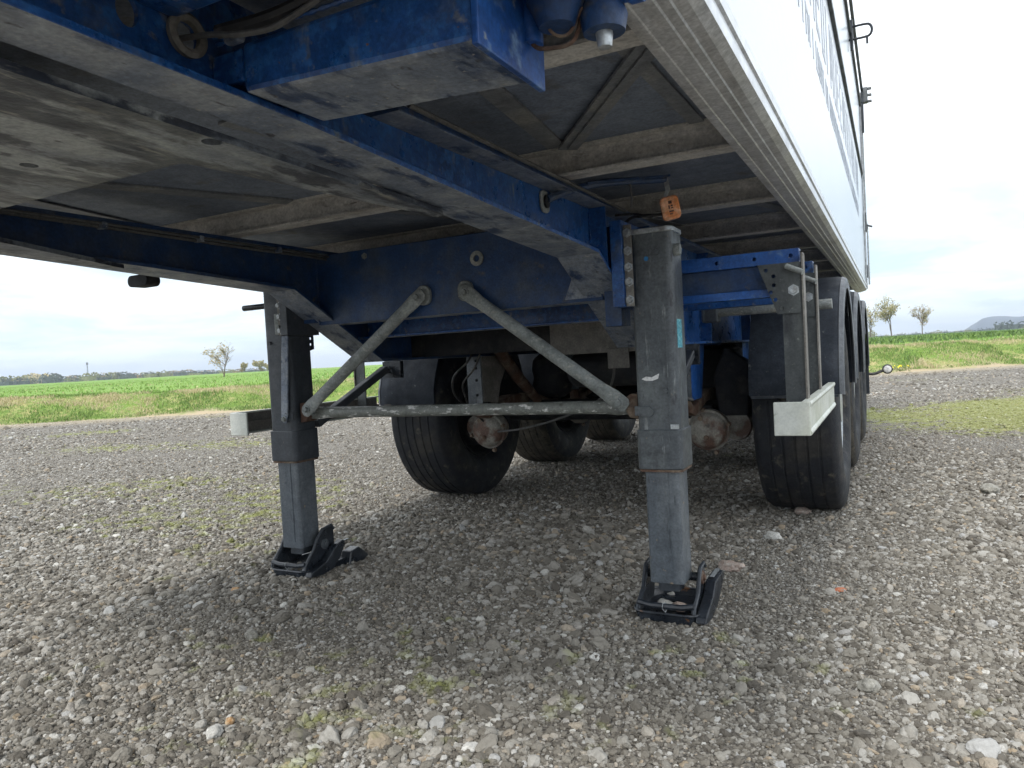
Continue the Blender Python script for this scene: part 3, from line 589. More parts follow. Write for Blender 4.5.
# outrigger box at the front with a bright end plate
bm = BM(); box(bm, .676, 1.032, -1.548, -1.392, 1.205, 1.290); 
for v in bm.verts:
    if v.co.x < .7: v.co.z = max(v.co.z, 1.223)
bx = link('outrigger_box', bm, 'blue', T, .008, under='dusty')
bm = BM(); prism(bm, [(-1.556, 1.198), (-1.378, 1.196), (-1.375, 1.285), (-1.55, 1.33)], 'X', 1.034, 1.043); link('end_plate', bm, 'blueclean', bx, .002)
bm = BM(); box(bm, .616, 1.15, -1.66, -1.60, 1.315, 1.37); link('support_channel', bm, 'blue', T, .006)
bm = BM(); box(bm, .66, .69, -1.565, -1.549, 1.285, 1.305); link('weld_lug', bm, 'dusty', T, .006)
bm = BM(); tube(bm, spline([(.60, -1.586, 1.300), (.66, -1.583, 1.292), (.70, -1.578, 1.284), (.75, -1.566, 1.284), (.80, -1.562, 1.295), (.87, -1.562, 1.312), (.97, -1.57, 1.325), (1.12, -1.57, 1.34)]), .0042, 8); link('air_hose', bm, 'hosegrey', T, smooth=True)
bm = BM(); tube(bm, spline([(.66, -1.57, 1.30), (.75, -1.56, 1.302), (.85, -1.557, 1.312), (.98, -1.557, 1.318), (1.1, -1.555, 1.33)]), .009, 8); link('air_hose', bm, 'hose', T, smooth=True)
bm = BM(); box(bm, .6155, .674, -1.545, -1.395, 1.242, 1.286); link('box_root', bm, 'blue', bx, .004)
# air couplings beside it
bm = BM(); lathe(bm, [(0, -.06), (.017, -.06), (.02, -.05), (.02, .055), (.024, .06), (.024, .075), (0, .075)], (1.11, -1.40, 1.292), 'X', 20); cp = link('air_coupling', bm, 'blueclean', T, smooth=True)
bm = BM(); lathe(bm, [(0, -.03), (.022, -.03), (.028, -.015), (.036, .0), (.036, .012), (.022, .03), (0, .03)], (1.085, -1.43, 1.280), 'Z', 20); lathe(bm, [(0, -.02), (.026, -.02), (.03, 0), (.018, .03), (0, .03)], (1.135, -1.40, 1.262), 'Z', 18); link('valve_housing', bm, 'bluedark', cp, smooth=True)
bm = BM(); lathe(bm, [(0, -.018), (.009, -.016), (.011, .0), (.009, .016), (0, .018)], (1.135, -1.40, 1.240), 'Z', 12); link('coupling_knob', bm, 'zinc', cp, smooth=True)
bm = BM(); lathe(bm, [(0, -.03), (.014, -.03), (.015, .0), (.012, .03), (0, .03)], (1.045, -1.42, 1.272), 'Z', 16); link('coupling_cap', bm, 'blueclean', cp, smooth=True)
bm = BM(); tube(bm, spline([(1.03, -1.43, 1.30), (1.045, -1.42, 1.245), (1.07, -1.42, 1.232), (1.10, -1.41, 1.24), (1.115, -1.41, 1.29)]), .0028, 8); tube(bm, spline([(1.065, -1.44, 1.30), (1.075, -1.43, 1.25), (1.095, -1.42, 1.243), (1.115, -1.42, 1.27)]), .002, 8); link('coupling_cable', bm, 'rust', cp, smooth=True)
bm = BM(); lathe(bm, [(0, -.05), (.05, -.05), (.06, -.02), (.06, .05), (0, .05)], (1.10, -1.50, 1.34), 'X', 24); link('brake_valve', bm, 'void', T, smooth=True)

# --- beams across between the two frame beams
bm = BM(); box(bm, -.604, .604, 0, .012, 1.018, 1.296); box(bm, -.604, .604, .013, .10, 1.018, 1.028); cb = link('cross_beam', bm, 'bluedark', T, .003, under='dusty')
for s in (1,):
    bm = BM(); prism(bm, [(s*.602, 1.03), (s*.47, 1.03), (s*.50, 1.10), (s*.55, 1.16), (s*.602, 1.16)], 'Y', -.006, -.001); link('gusset', bm, 'dusty', cb)
bm = BM(); box(bm, -.604, .604, .30, .31, .962, 1.24); box(bm, -.604, .604, .23, .299, .962, .972); link('cross_beam', bm, 'blue', T, .003, under='dusty')
bm = BM(); box(bm, -.604, .604, .62, .64, .872, 1.10); link('cross_beam', bm, 'void', T, .004)
bm = BM(); box(bm, .14, .60, .585, .612, .846, 1.01); vb = link('cover_plate', bm, 'guardin', T, .004)
bm = BM(); box(bm, .40, .49, .57, .582, .78, .862); link('tow_lug', bm, 'guardin', vb, .003)
for y in (2.35, 3.7, 5.1):
    bm = BM(); box(bm, -.604, .604, y, y+.06, .90, 1.2); link('cross_beam', bm, 'bluedark', T, .003)
bm = BM(); box(bm, -.604, .604, 5.58, 5.64, .80, 1.3); link('rear_beam', bm, 'bluedark', T, .003)
bolts('bolt', [((x, -.001, 1.27), .009, .008) for x in (-.36, .44)], 'galv', cb)

# --- landing legs
def landing_leg(s):
    cx = s*.786 if s == 1 else s*.782; near = s == 1
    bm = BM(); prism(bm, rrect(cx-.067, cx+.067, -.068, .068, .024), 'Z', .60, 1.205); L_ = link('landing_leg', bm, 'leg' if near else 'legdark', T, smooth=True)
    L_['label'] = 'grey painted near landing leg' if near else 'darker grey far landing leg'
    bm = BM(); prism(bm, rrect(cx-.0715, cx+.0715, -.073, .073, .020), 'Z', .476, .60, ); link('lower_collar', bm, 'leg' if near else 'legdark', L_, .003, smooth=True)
    bm = BM(); prism(bm, rrect(cx-.069, cx+.069, -.070, .070, .02), 'Z', .468, .4755); link('collar_rim', bm, 'rust', L_)
    bm = BM(); prism(bm, rrect(cx-.0545, cx+.0545, -.055, .055, .012), 'Z', .115, .468); box(bm, cx+.012, cx+.020, -.0575, -.0551, .14, .467); it = link('inner_tube', bm, 'inner', L_, smooth=True)
    bm = BM(); prism(bm, rrect(cx-.035, cx+.035, -.035, .035, .012), 'Z', .085, .1145); link('tube_end', bm, 'legdark', it)
    bm = BM(); prism(bm, rrect(cx-.070, cx+.070, -.071, .071, .025), 'Z', 1.2055, 1.222); link('top_cap', bm, 'zinc', L_, .003, smooth=True)
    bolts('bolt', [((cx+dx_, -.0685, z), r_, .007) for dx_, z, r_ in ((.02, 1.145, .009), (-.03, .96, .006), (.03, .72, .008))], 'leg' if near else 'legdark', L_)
    bm = BM(); lathe(bm, [(0, .018), (.016, .018), (.019, .012), (.019, 0), (0, 0)], (cx+s*.067, -.03, 1.15), 'X', 16)
    if s == -1: bmesh.ops.scale(bm, vec=(1, 1, 1), verts=bm.verts)
    link('shaft_cap', bm, 'galv', L_, smooth=True)
    # mounting plate with its column of nuts on the beam side
    bm = BM(); xi = s*.684
    prism(bm, [(s*.675, .985), (s*.712, .985), (s*.712, 1.25), (s*.675, 1.25)], 'Y', -.11, .07); mp = link('mounting_plate', bm, 'blue' if near else 'legdark', L_, .002)
    bm = BM(); zq = .93 if near else 1.03; prism(bm, [(s*.615, zq), (s*.671, zq), (s*.671, 1.25), (s*.615, 1.25)], 'Y', -.02, .068); link('mounting_bracket', bm, 'bluedark', L_, .002)
    bm = BM(); box(bm, s*.713, s*.738, -.095, -.089, .985, 1.235); link('bolted_flange', bm, 'guardin', L_, .001)
    bolts('bolt', [((s*.725, -.0955, z), .010, .012) for z in (1.005, 1.06, 1.105, 1.155, 1.21)], 'zinc', mp)
    if near:
        bm = BM(); prism(bm, [(-.044, .850), (.012, .850), (.012, .938), (-.044, .938)], 'X', cx+.0672, cx+.0678); st_ = link('maker_sticker', bm, 'cyan', L_)
        bm = BM(); lathe(bm, [(0, -.0012), (.007, -.001), (.0075, 0)], (cx-.012, -.0686, 1.128), 'Y', 12); link('paint_spot', bm, 'bluespot', L_)
        bm = BM(); box(bm, cx+.036, cx+.040, -.0705, -.0685, .62, .90); link('side_strip', bm, 'leg', L_, .001)
        bm = BM(); box(bm, cx+.040, cx+.066, -.0700, -.0685, .602, .616); link('worn_edge', bm, 'zinc', L_)
        bm = BM(); prism(bm, [(cx-.045, .758), (cx-.03, .766), (cx-.012, .763), (cx+.012, .774), (cx+.008, .758), (cx-.01, .752), (cx-.03, .752)], 'Y', -.0695, -.0686); link('paint_chip', bm, 'lens', L_)
    else:
        # crank shaft stub, hanging retaining bar and bracket
        bm = BM(); lathe(bm, [(0, 0), (.012, 0), (.012, .14), (.009, .15), (0, .15)], (-.99, -.03, 1.117), 'X', 16); link('crank_shaft', bm, 'black', L_, smooth=True)
        bm = BM(); box(bm, cx+.02, cx+.105, -.092, -.077, .99, 1.075); link('handle_bracket', bm, 'galv', L_, .004)
        bm = BM(); prism(bm, [(cx+.05, .985), (cx+.082, .985), (cx+.078, .93), (cx+.052, .66), (cx+.042, .635), (cx+.025, .635), (cx+.018, .66), (cx+.042, .93)], 'Y', -.086, -.079); link('retaining_bar', bm, 'dusty', L_, .002)
        bolts('bolt', [((cx+.034, -.087, .65), .009, .008), ((cx+.05, -.093, 1.02), .008, .01)], 'galv', L_)
        bm = BM(); prism(bm, [(.076, .92), (.112, .93), (.112, 1.0), (.076, 1.02)], 'X', cx+.03, cx+.036, [circ(.094, .95, .007, 10), circ(.095, .975, .007, 10)]); link('perforated_lug', bm, 'black', L_)
    # clamp band that carries the tube bracing
    bm = BM(); prism(bm, [(cx-s*.072, .63), (cx-s*.100, .635), (cx-s*.112, .655), (cx-s*.112, .70), (cx-s*.095, .712), (cx-s*.072, .71)], 'Y', -.034, .034); bl = link('brace_lug', bm, 'rust', L_, .003); bolts('bolt', [((cx-s*.090, -.036, .692), .010, .012)], 'rust', bl) if 0 else None
    bm = BM(); prism(bm, [(cx-s*.07, .645), (cx-s*.02, .64), (cx-s*.008, .655), (cx-s*.02, .672), (cx-s*.07, .675)], 'Y', -.0755, -.0695); link('clamp_strap', bm, 'leg' if near else 'legdark', L_, .001)
    # tilting foot
    bm = BM(); out_ = rrect(-.108, .112, -.092, .17, .05, 5); n = len(out_)
    rings = []
    for k, z in ((1.0, .030), (.96, .026), (.90, .010), (.0, .008)):
        if k: rings.append([bm.verts.new((cx + (x)*k, y_*k + .03*(1-k), z)) for x, y_ in out_])
        else: rings.append([bm.verts.new((cx, .02, z))])
    for a, b in zip(rings, rings[1:]):
        for i in range(n):
            if len(b) == 1: bm.faces.new([a[i], a[(i+1) % n], b[0]])
            else: bm.faces.new([a[i], a[(i+1) % n], b[(i+1) % n], b[i]])
    bs = [bm.verts.new((cx + x*.97, y_*.97, .0)) for x, y_ in out_]
    for i in range(n): bm.faces.new([rings[0][i], bs[i], bs[(i+1) % n], rings[0][(i+1) % n]])
    bm.faces.new(bs)
    ft = link('foot', bm, 'black', L_, smooth=True)
    bm = BM(); tube(bm, [(cx+x*1.0, y_*1.0, .03) for x, y_ in out_] + [(cx+out_[0][0], out_[0][1], .03)], .005, 6); link('foot_rim', bm, 'black', ft, smooth=True)
    ck = [(-.086, .035), (-.080, .052), (-.06, .075), (-.028, .105), (-.005, .145), (.03, .178), (.085, .185), (.10, .165), (.10, .10), (.082, .045), (.06, .03), (-.06, .03)] if not near else [(-.086, .035), (-.080, .052), (-.06, .062), (-.02, .085), (.0, .125), (.02, .15), (.065, .155), (.082, .14), (.085, .09), (.075, .045), (.06, .03), (-.06, .03)]
    for q in (1, -1):
        xo = cx + q*.084
        bm = BM(); prism(bm, ck, 'X', xo-.004, xo+.004); c_ = link('foot_cheek', bm, 'black', ft, .0025)
        bm = BM(); tube(bm, [(xo+q*.005, y_, z) for y_, z in ck[:8]], .006, 6); link('cheek_rib', bm, 'legdark', c_, smooth=True)
        bm = BM(); lathe(bm, [(.0, .013), (.009, .013), (.010, .006), (.020, .006), (.022, .003), (.022, -.003), (0, -.003)] if q == 1 else [(0, -.013), (.009, -.013), (.010, -.006), (.020, -.006), (.022, -.003), (.022, .003), (0, .003)], (xo+q*.003, .04, .115), 'X', 20); link('pivot_boss', bm, 'rust' if near else 'leg', c_, smooth=True)
    bm = BM(); tube(bm, [(cx-.09, .04, .115), (cx+.09, .04, .115)], .014, 12); link('pivot_pin', bm, 'black', ft, smooth=True)
    bm = BM(); tube(bm, [(cx-.088, -.080, .058), (cx-.05, -.084, .052), (cx+.05, -.084, .052), (cx+.088, -.080, .058)], .0095, 8); link('front_bar', bm, 'black', ft, smooth=True)
    bm = BM(); tube(bm, [(cx-.006, -.096, .052), (cx-.004, -.095, .064), (cx+.002, -.086, .064), (cx+.006, -.076, .052), (cx+.002, -.092, .036), (cx-.006, -.096, .048)], .0016, 6); link('wire_loop', bm, 'zinc', ft, smooth=True)
    # leaf that sticks out behind beside the foot
    bm = BM(); x0 = cx+.094
    if near: pts = [(-.095, .012), (-.085, .03), (.02, .065), (.06, .10), (.17, .105), (.185, .085), (.15, .06), (.07, .02), (-.02, .004)]
    else: pts = [(-.095, .012), (-.085, .03), (.0, .052), (.07, .105), (.115, .118), (.125, .10), (.09, .05), (.04, .012), (-.02, .004)]
    prism(bm, pts, 'X', x0, x0+.034); link('foot_leaf', bm, 'black', ft, .004)
    if not near:
        bm = BM(); prism(bm, [(.128, .0), (.145, .058), (.20, .066), (.255, .022), (.258, 0)], 'X', cx+.085, cx+.14); link('rear_wedge', bm, 'black', ft, .006)
    bm = BM(); prism(bm, [(.075, .107), (.165, .1075), (.165, .1095), (.075, .109)], 'X', x0+.010, x0+.024); link('leaf_wear_strip', bm, 'zinc' if near else 'black', ft)
    return L_
legs = [landing_leg(1), landing_leg(-1)]
# bracing tubes with flattened, bolted ends
def brace(p0, p1, r, mat, fl=.035):
    p0, p1 = Vector(p0), Vector(p1); d = (p1-p0).normalized()
    bm = BM(); n = 14; side = d.cross(Vector((0, 1, 0))).normalized(); yv = side.cross(d).normalized(); rings = []
    L = (p1-p0).length
    for a, w, t in ((0, .6, .2), (.012, 1.15, .2), (.055, 1.25, .22), (.10, 1.05, .75), (.14, 1, 1), (L-.14, 1, 1), (L-.10, 1.05, .75), (L-.055, 1.25, .22), (L-.012, 1.15, .2), (L, .6, .2)):
        c = p0 + d*a; rings.append([bm.verts.new(c + side*r*w*math.cos(2*PI*k/n) + yv*r*t*math.sin(2*PI*k/n)) for k in range(n)])
    for a, b in zip(rings, rings[1:]):
        for k in range(n): bm.faces.new([a[k], a[(k+1) % n], b[(k+1) % n], b[k]])
    bm.faces.new(rings[0]); bm.faces.new(rings[-1])
    o = link('brace_tube', bm, mat, T, smooth=True)
    bolts('bolt', [((c.x, c.y-.009, c.z), .011, .012) for c in (p0 + d*.03, p1 - d*.03)], 'galv', o); return o
for s in (1, -1):
    brace((s*.078, -.03, 1.105), (s*.682, -.045, .668), .0225, 'galv')
    bm = BM(); prism(bm, rrect(-.030, .030, -.042, .030, .026, 6), 'Y', -.018, -.001)
    for v in bm.verts: v.co.x += s*.09; v.co.z += 1.10
    link('brace_pad', bm, 'galv', cb, .003)
    bm = BM(); obox(bm, (s*.745, .09, .612), (s*.735, .58, .825), .04, .035); link('rear_strut', bm, 'legdark', T, .006)
    bm = BM(); prism(bm, [(s*.66, .78), (s*.765, .78), (s*.765, .86), (s*.66, .86)], 'Y', .60, .625, [circ(s*.725, .815, .012, 10)]); link('strut_bracket', bm, 'black', T)
brace((-.69, -.005, .668), (.69, -.005, .668), .0215, 'scratch')
# --- marker lamp on its arm beside the near leg
bm = BM(); prism(bm, rrect(-.485, -.43, 1.232, 1.292, .02), 'X', .6145, .622); gl = link('arm_gland', bm, 'galv', T, .003)
bm = BM(); prism(bm, rrect(-.472, -.443, 1.245, 1.278, .012), 'X', .6222, .628); link('gland_opening', bm, 'void', gl)
bm = BM(); tube(bm, spline([(.625, -.455, 1.268), (.66, -.36, 1.305), (.72, -.25, 1.335), (.853, -.10, 1.352)]), .011, 8); obox(bm, (.68, -.31, 1.325), (.858, -.098, 1.359), .036, .006); arm = link('lamp_arm', bm, 'bluedark', T, smooth=True)
bm = BM(); prism(bm, [(.848, 1.352), (.862, 1.356), (.868, 1.318), (.856, 1.30), (.866, 1.288), (.853, 1.286), (.846, 1.300), (.853, 1.318)], 'Y', -.104, -.10); link('lamp_strap', bm, 'zinc', arm, .001)
lm = BM(); prism(lm, rrect(-.027, .027, -.034, .034, .013), 'Y', -.013, .012)
Rm = Matrix.Rotation(math.radians(18), 4, 'Z') @ Matrix.Rotation(math.radians(-9), 4, 'Y')
bmesh.ops.transform(lm, matrix=Matrix.Translation((.869, -.115, 1.262)) @ Rm, verts=lm.verts); ml = link('marker_lamp', lm, 'amber', arm, .005, smooth=True)
lm = BM()
for (x0, x1, z0, z1) in ((-.004, .006, .010, .0185), (-.006, -.002, -.004, .006), (.001, .007, -.004, -.001), (.001, .007, .002, .006), (-.006, .007, -.014, -.010), (-.006, .002, -.021, -.018)): box(lm, x0, x1, -.0150, -.0145, z0, z1)
bmesh.ops.transform(lm, matrix=Matrix.Translation((.869, -.1155, 1.262)) @ Rm, verts=lm.verts); link('lens_mark', lm, 'lettering', arm)
bm = BM(); lathe(bm, [(0, 0), (.014, .002), (.017, .012), (.012, .03), (0, .034)], (.852, -.10, 1.262), 'Y', 16); link('lamp_socket', bm, 'hose', arm, smooth=True)
bm = BM(); tube(bm, spline([(.762, -.2, 1.342), (.772, -.19, 1.335), (.775, -.185, 1.30), (.772, -.18, 1.268)]), .0035, 8); link('lamp_cable', bm, 'hosegrey', T, smooth=True)
bm = BM(); tube(bm, spline([(.69, -.02, 1.25), (.73, -.05, 1.262), (.78, -.09, 1.255), (.83, -.09, 1.252), (.852, -.08, 1.26)]), .005, 8); tube(bm, spline([(.67, -.03, 1.28), (.74, -.06, 1.27), (.80, -.07, 1.25)]), .004, 8); link('lamp_cable', bm, 'hose', T, smooth=True)
# black lamp hanging under the far side
bm = BM(); tube(bm, [(-1.10, -.41, 1.205), (-1.10, -.41, 1.30)], .006, 8); prism(bm, rrect(-.056, .056, -.022, .022, .021), 'Y', -.03, .03)
for v in bm.verts:
    if abs(v.co.x) < .2: v.co += Vector((-1.10, -.41, 1.218))
link('side_lamp', bm, 'void', T, .006)

# --- outriggers, posts and aluminium side guards
for s in (1, -1):
    for y in ((.20, .655) if s == 1 else (.93,)):
        bm = BM()
        x0, x1 = s*.616, s*1.185; zd = 0 if s == 1 else -.12
        prism(bm, [(x0, 1.098), (x1, 1.098), (x1, 1.142), (x0, 1.142)], 'Y', y, y+.006, [circ(s*x, 1.12, .006, 10) for x in (.80, .93, 1.05, 1.16)])
        box(bm, x0, x1, y+.0065, y+.055, 1.136, 1.142); box(bm, x0, x1, y+.028, y+.034, 1.022, 1.1355); box(bm, x0, x1, y+.0065, y+.0275, 1.098, 1.104)
        box(bm, x0, x1, y, y+.055, .995, 1.0215); og = link('outrigger', bm, 'blueclean' if y < .4 else 'blue', T, .0015)
        bm = BM(); box(bm, x0, s*1.16, y+.018, y+.026, 1.023, 1.097); link('outrigger_web', bm, 'bluedark', og)
        bm = BM(); hl = [circ(s*x, z, .0065, 10) for x, z in ((1.088, 1.078), (1.110, 1.058), (1.110, 1.030), (1.100, 1.008), (1.113, .984), (1.132, .956))]
        prism(bm, [(s*1.062, 1.097), (s*1.188, 1.097), (s*1.188, .938), (s*1.118, .938)], 'Y', y-.024, y-.0175, hl); pl = link('gusset_plate', bm, 'post', T)
        bm = BM(); prism(bm, [(s*1.132, .58), (s*1.192, .58), (s*1.192, 1.096), (s*1.132, 1.096)], 'Y', y-.016, y-.009); ps = link('guard_post', bm, 'post', T)
        bm = BM(); box(bm, s*1.1925, s*1.1985, y-.026, y+.03, .58, 1.125); link('post_edge_highlight', bm, 'guardin', ps, .001)  # paler than the post, painting the highlight along its edge
        bm = BM(); bolt(bm, (s*1.168, y-.0245, 1.01), 'Y', .012, .008, -1); link('post_bolt', bm, 'zinc', ps)
        bm = BM(); tube(bm, [(s*1.15, y-.035, 1.085), (s*1.20, y-.05, 1.06)], .009, 10); link('latch_pin', bm, 'galv', ps, smooth=True)
    # guard: cap turned inwards at the front, ribbed rail running back
    bm = BM(); prism(bm, [(s*1.110, .566), (s*1.214, .566), (s*1.214, .668), (s*1.110, .668)], 'Y', .052, .062); sg = link('guard_end_plate', bm, 'white', T, .003)
    bm = BM(); prism(bm, [(s*1.190, .566), (s*1.214, .566), (s*1.217, .574), (s*1.214, .580), (s*1.211, .584), (s*1.211, .648), (s*1.214, .652), (s*1.217, .660), (s*1.214, .668), (s*1.190, .668), (s*1.190, .662), (s*1.204, .662), (s*1.204, .572), (s*1.190, .572)], 'Y', .064, 1.10); sr = link('guard_rail', bm, 'white', T)
    bm = BM(); prism(bm, [(s*1.200, .574), (s*1.2035, .574), (s*1.2035, .660), (s*1.200, .660)], 'Y', .066, 1.095); prism(bm, [(s*1.184, .612), (s*1.200, .612), (s*1.200, .622), (s*1.184, .622)], 'Y', .066, 1.095); link('rail_inside', bm, 'guardin', sr)
    # tube that carries the mudguards, with its clamp on the frame
    for k, y in enumerate((1.12, 2.42, 3.76)):
        bm = BM(); tube(bm, [(s*.70, y, 1.0), (s*1.215, y, 1.0)], .022, 14); bt = link('mudguard_tube', bm, 'galv', T, smooth=True)
        bm = BM(); box(bm, s*.672, s*.745, y-.04, y+.035, .955, 1.045); link('tube_clamp', bm, 'leg', bt, .008)

# --- mudguards
def mudguard(yc, s):
    pth = [(yc-.570, .612), (yc-.5702, .65)] + [(yc + .588*math.cos(math.radians(a)), .535 + .622*math.sin(math.radians(a))) for a in range(166, 13, -8)] + [(yc+.578, .66), (yc+.57, .60)]
    def off(p, d):   # move inwards towards the axle
        v = Vector((yc-p[0], .55-p[1])).normalized(); return (p[0]+v.x*d, p[1]+v.y*d)
    bm = BM(); A = [[bm.verts.new((s*x, *off(p, d))) for x, d in ((.850, .012), (.852, 0), (1.205, 0), (1.228, .006), (1.228, .014), (1.20, .008), (.858, .008))] for p in pth]
    for a, b in zip(A, A[1:]):
        for k in range(7): bm.faces.new([a[k], a[(k+1) % 7], b[(k+1) % 7], b[k]])
    bm.faces.new(A[0]); bm.faces.new(A[-1]); mg = link('mudguard', bm, 'apron', T, smooth=True)
    bm = BM(); A = [[bm.verts.new((s*x, *off(p, d))) for x, d in ((1.229, .002), (1.246, .010), (1.250, .022), (1.248, .060), (1.243, .060), (1.243, .02), (1.229, .010))] for p in pth]
    for a, b in zip(A, A[1:]):
        for k in range(7): bm.faces.new([a[k], a[(k+1) % 7], b[(k+1) % 7], b[k]])
    bm.faces.new(A[0]); bm.faces.new(A[-1]); link('mudguard_lip', bm, 'lip', mg, smooth=True)
    bm = BM(); box(bm, s*.86, s*1.225, yc-.576, yc-.568, .600, .611); link('apron_hem', bm, 'plastic', mg)
    return mg
for s in (1, -1):
    for yc in AX: mudguard(yc, s)
    bm = BM(); box(bm, s*.86, s*1.24, 5.04, 5.05, .34, .80); link('mud_flap', bm, 'plastic', T, .003)

# --- wheels and axles
def tyre_profile():
    hw = .19
    P = [(.292, -.135), (.30, -.150), (.335, -.176), (.375, -.187), (.42, -.190), (.46, -.186), (.495, -.178), (.512, -.168), (.522, -.158)]
    xs_ = [-.150, -.112, -.108, -.100, -.096, -.060, -.056, -.048, -.044, -.004]
    T_ = [(.5265, -.150), (.5285, -.112), (.525, -.109), (.525, -.101), (.529, -.098), (.530, -.058), (.526, -.055), (.526, -.047), (.530, -.044), (.531, -.008), (.527, -.005)]
    H = P + T_
    return H + [(r_, -x) for r_, x in H[::-1]]
def wheel(yc, s, tread):
    c = (s*1.03, yc, .53)
    w = bpy.data.objects.new('wheel', None); C.objects.link(w); w.parent = T; w.location = c
    bm = BM(); lathe(bm, tyre_profile() + [(.285, .10), (.285, -.10)], (0, 0, 0), 'X', 120, True)
    bm2 = link('tyre', bm, 'rubber', w, smooth=True)
    bm2.data.materials.append(M['rubberdusty'])
    if tread:
        for p in bm2.data.polygons:
            c_ = p.center
            if math.hypot(c_.y, c_.z) > .50: p.material_index = 1
    bm2.rotation_euler = (0.3*yc, 0, 0)
    bm = BM(); e = s
    lathe(bm, [(.300, e*.152), (.296, e*.158), (.280, e*.150), (.270, e*.10), (.262, e*.06), (.235, e*.045), (.20, e*.075), (.16, e*.085), (.15, e*.12), (.14, e*.135), (.10, e*.14), (.095, e*.17), (.0, e*.175)], (0, 0, 0), 'X', 48)
    rm = link('rim', bm, 'rim', w, smooth=True)
    bm = BM(); lathe(bm, [(.284, -e*.10), (.297, -e*.150), (.290, -e*.156), (.276, -e*.146), (.268, -e*.09), (.266, e*.03), (.05, e*.035)], (0, 0, 0), 'X', 48); link('inner_barrel', bm, 'void' if yc < 3.5 else 'rim', rm, smooth=True)  # near-black on the first two axles paints the shade of the cavity
    bm = BM()
    for k in range(10):
        a = 2*PI*k/10; lathe(bm, [(0, e*.108), (.012, e*.106), (.014, e*.082), (.0, e*.08)], (0, .168*math.cos(a), .168*math.sin(a)), 'X', 6)
    link('wheel_nuts', bm, 'zinc', rm)
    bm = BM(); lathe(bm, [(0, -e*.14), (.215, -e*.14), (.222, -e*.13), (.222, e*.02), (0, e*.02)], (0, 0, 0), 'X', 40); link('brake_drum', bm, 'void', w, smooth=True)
for s in (1, -1):
    for k, yc in enumerate(AX): wheel(yc, s, k > 0)
for k, yc in enumerate(AX):
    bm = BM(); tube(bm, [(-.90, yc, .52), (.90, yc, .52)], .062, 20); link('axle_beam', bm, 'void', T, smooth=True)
    for s in (1, -1):
        y0 = yc - .43
        bm = BM(); lathe(bm, [(0, 0), (.030, -.001), (.072, .006), (.088, .022), (.093, .045), (.103, .047), (.103, .060), (.093, .062), (.092, .12), (.080, .15), (.045, .165), (.045, .20), (0, .20)], (s*.62, y0, .43), 'Y', 36)
        bmesh.ops.rotate(bm, cent=(s*.62, y0, .43), matrix=Matrix.Rotation(math.radians(8), 3, 'X'), verts=bm.verts); ch = link('brake_chamber', bm, 'chamber', T, smooth=True)
        bm = BM(); lathe(bm, [(0, -.014), (.009, -.013), (.0125, -.006), (.0125, .004)], (s*.62+.0, y0-.001, .405), 'Y', 12); link('chamber_plug', bm, 'rust', ch)
        bolts('bolt', [((s*.62-.025, y0+.012, .50), .014, .02)] + [((s*.62+.107*math.cos(math.radians(a)), y0+.045, .43+.107*math.sin(math.radians(a))), .009, .018) for a in (20, 100, 190, 290)], 'rust', ch)
        bm = BM(); lathe(bm, [(0, 0), (.07, 0), (.075, .02), (.07, .07), (0, .08)], (s*.74, y0+.13, .45), 'Y', 24); link('brake_cylinder', bm, 'chamber', ch, smooth=True)
        # hanger bracket, arm, spring, damper
        hy = yc - .61
        bm = BM(); prism(bm, [(s*.515, .60), (s*.602, .60), (s*.602, .860), (s*.515, .860)], 'Y', hy, hy+.008, [circ(s*.545, z, .008, 10) for z in (.655, .735, .80, .84)]); hg_ = link('hanger_bracket', bm, 'inner', T)
        bm = BM(); prism(bm, [(hy+.009, .60), (hy+.20, .60), (hy+.30, .861), (hy+.009, .861)], 'X', s*.596, s*.603); link('hanger_side', bm, 'blueclean' if s == 1 else 'inner', hg_)
        bm = BM(); prism(bm, [(hy+.009, .62), (hy+.16, .60), (hy+.20, .70), (hy+.33, .861), (hy+.009, .861)], 'X', s*.51, s*.516); link('hanger_side', bm, 'guardin', hg_)
        bm = BM(); prism(bm, [(hy+.02, .60), (hy+.06, .57), (hy+.15, .575), (hy+.35, .63), (yc-.08, .63), (yc+.08, .62), (yc+.32, .56), (yc+.42, .56), (yc+.42, .52), (yc+.3, .52), (yc+.05, .56), (yc-.1, .57), (hy+.35, .57), (hy+.1, .52), (hy+.03, .54)], 'X', s*.525, s*.595); link('trailing_arm', bm, 'rust', T, .006)
        bm = BM(); lathe(bm, [(0, 0), (.08, 0), (.12, .03), (.13, .08), (.118, .13), (.13, .18), (.12, .25), (.08, .28), (0, .28)], (s*.54, yc+.36, .575), 'Z', 32); link('air_spring', bm, 'rubber', T, smooth=True)
        bm = BM(); tube(bm, [(s*.47, hy+.12, .90), (s*.47, yc-.28, .74), (s*.47, yc-.02, .58)], [.034, .034, .026], 16); link('shock_absorber', bm, 'rust', T, smooth=True)
        bm = BM(); prism(bm, [(yc-.06, .40), (yc+.06, .40), (yc+.05, .60), (yc-.05, .60)], 'X', s*.65, s*.74); link('brake_lever', bm, 'void', T, .01)
for y, z, xa, xb, r in ((2.42, .735, -.42, .42, .12), (3.75, .72, -.42, .42, .12), (1.25, .76, -.02, .40, .085)):
    bm = BM(); lathe(bm, [(0, xa-.04), (r*.7, xa-.03), (r, xa), (r, xb), (r*.7, xb+.03), (0, xb+.04)], (0, y, z), 'X', 32); link('dark_filler_tank', bm, 'void', T, smooth=True)  # tanks added as dark mass to darken the gap between the wheels
bm = BM(); prism(bm, [(.66, .50), (.80, .50), (.82, .76), (.70, .84), (.64, .70)], 'Y', 1.42, 1.50); link('slack_adjuster', bm, 'void', T, .01)
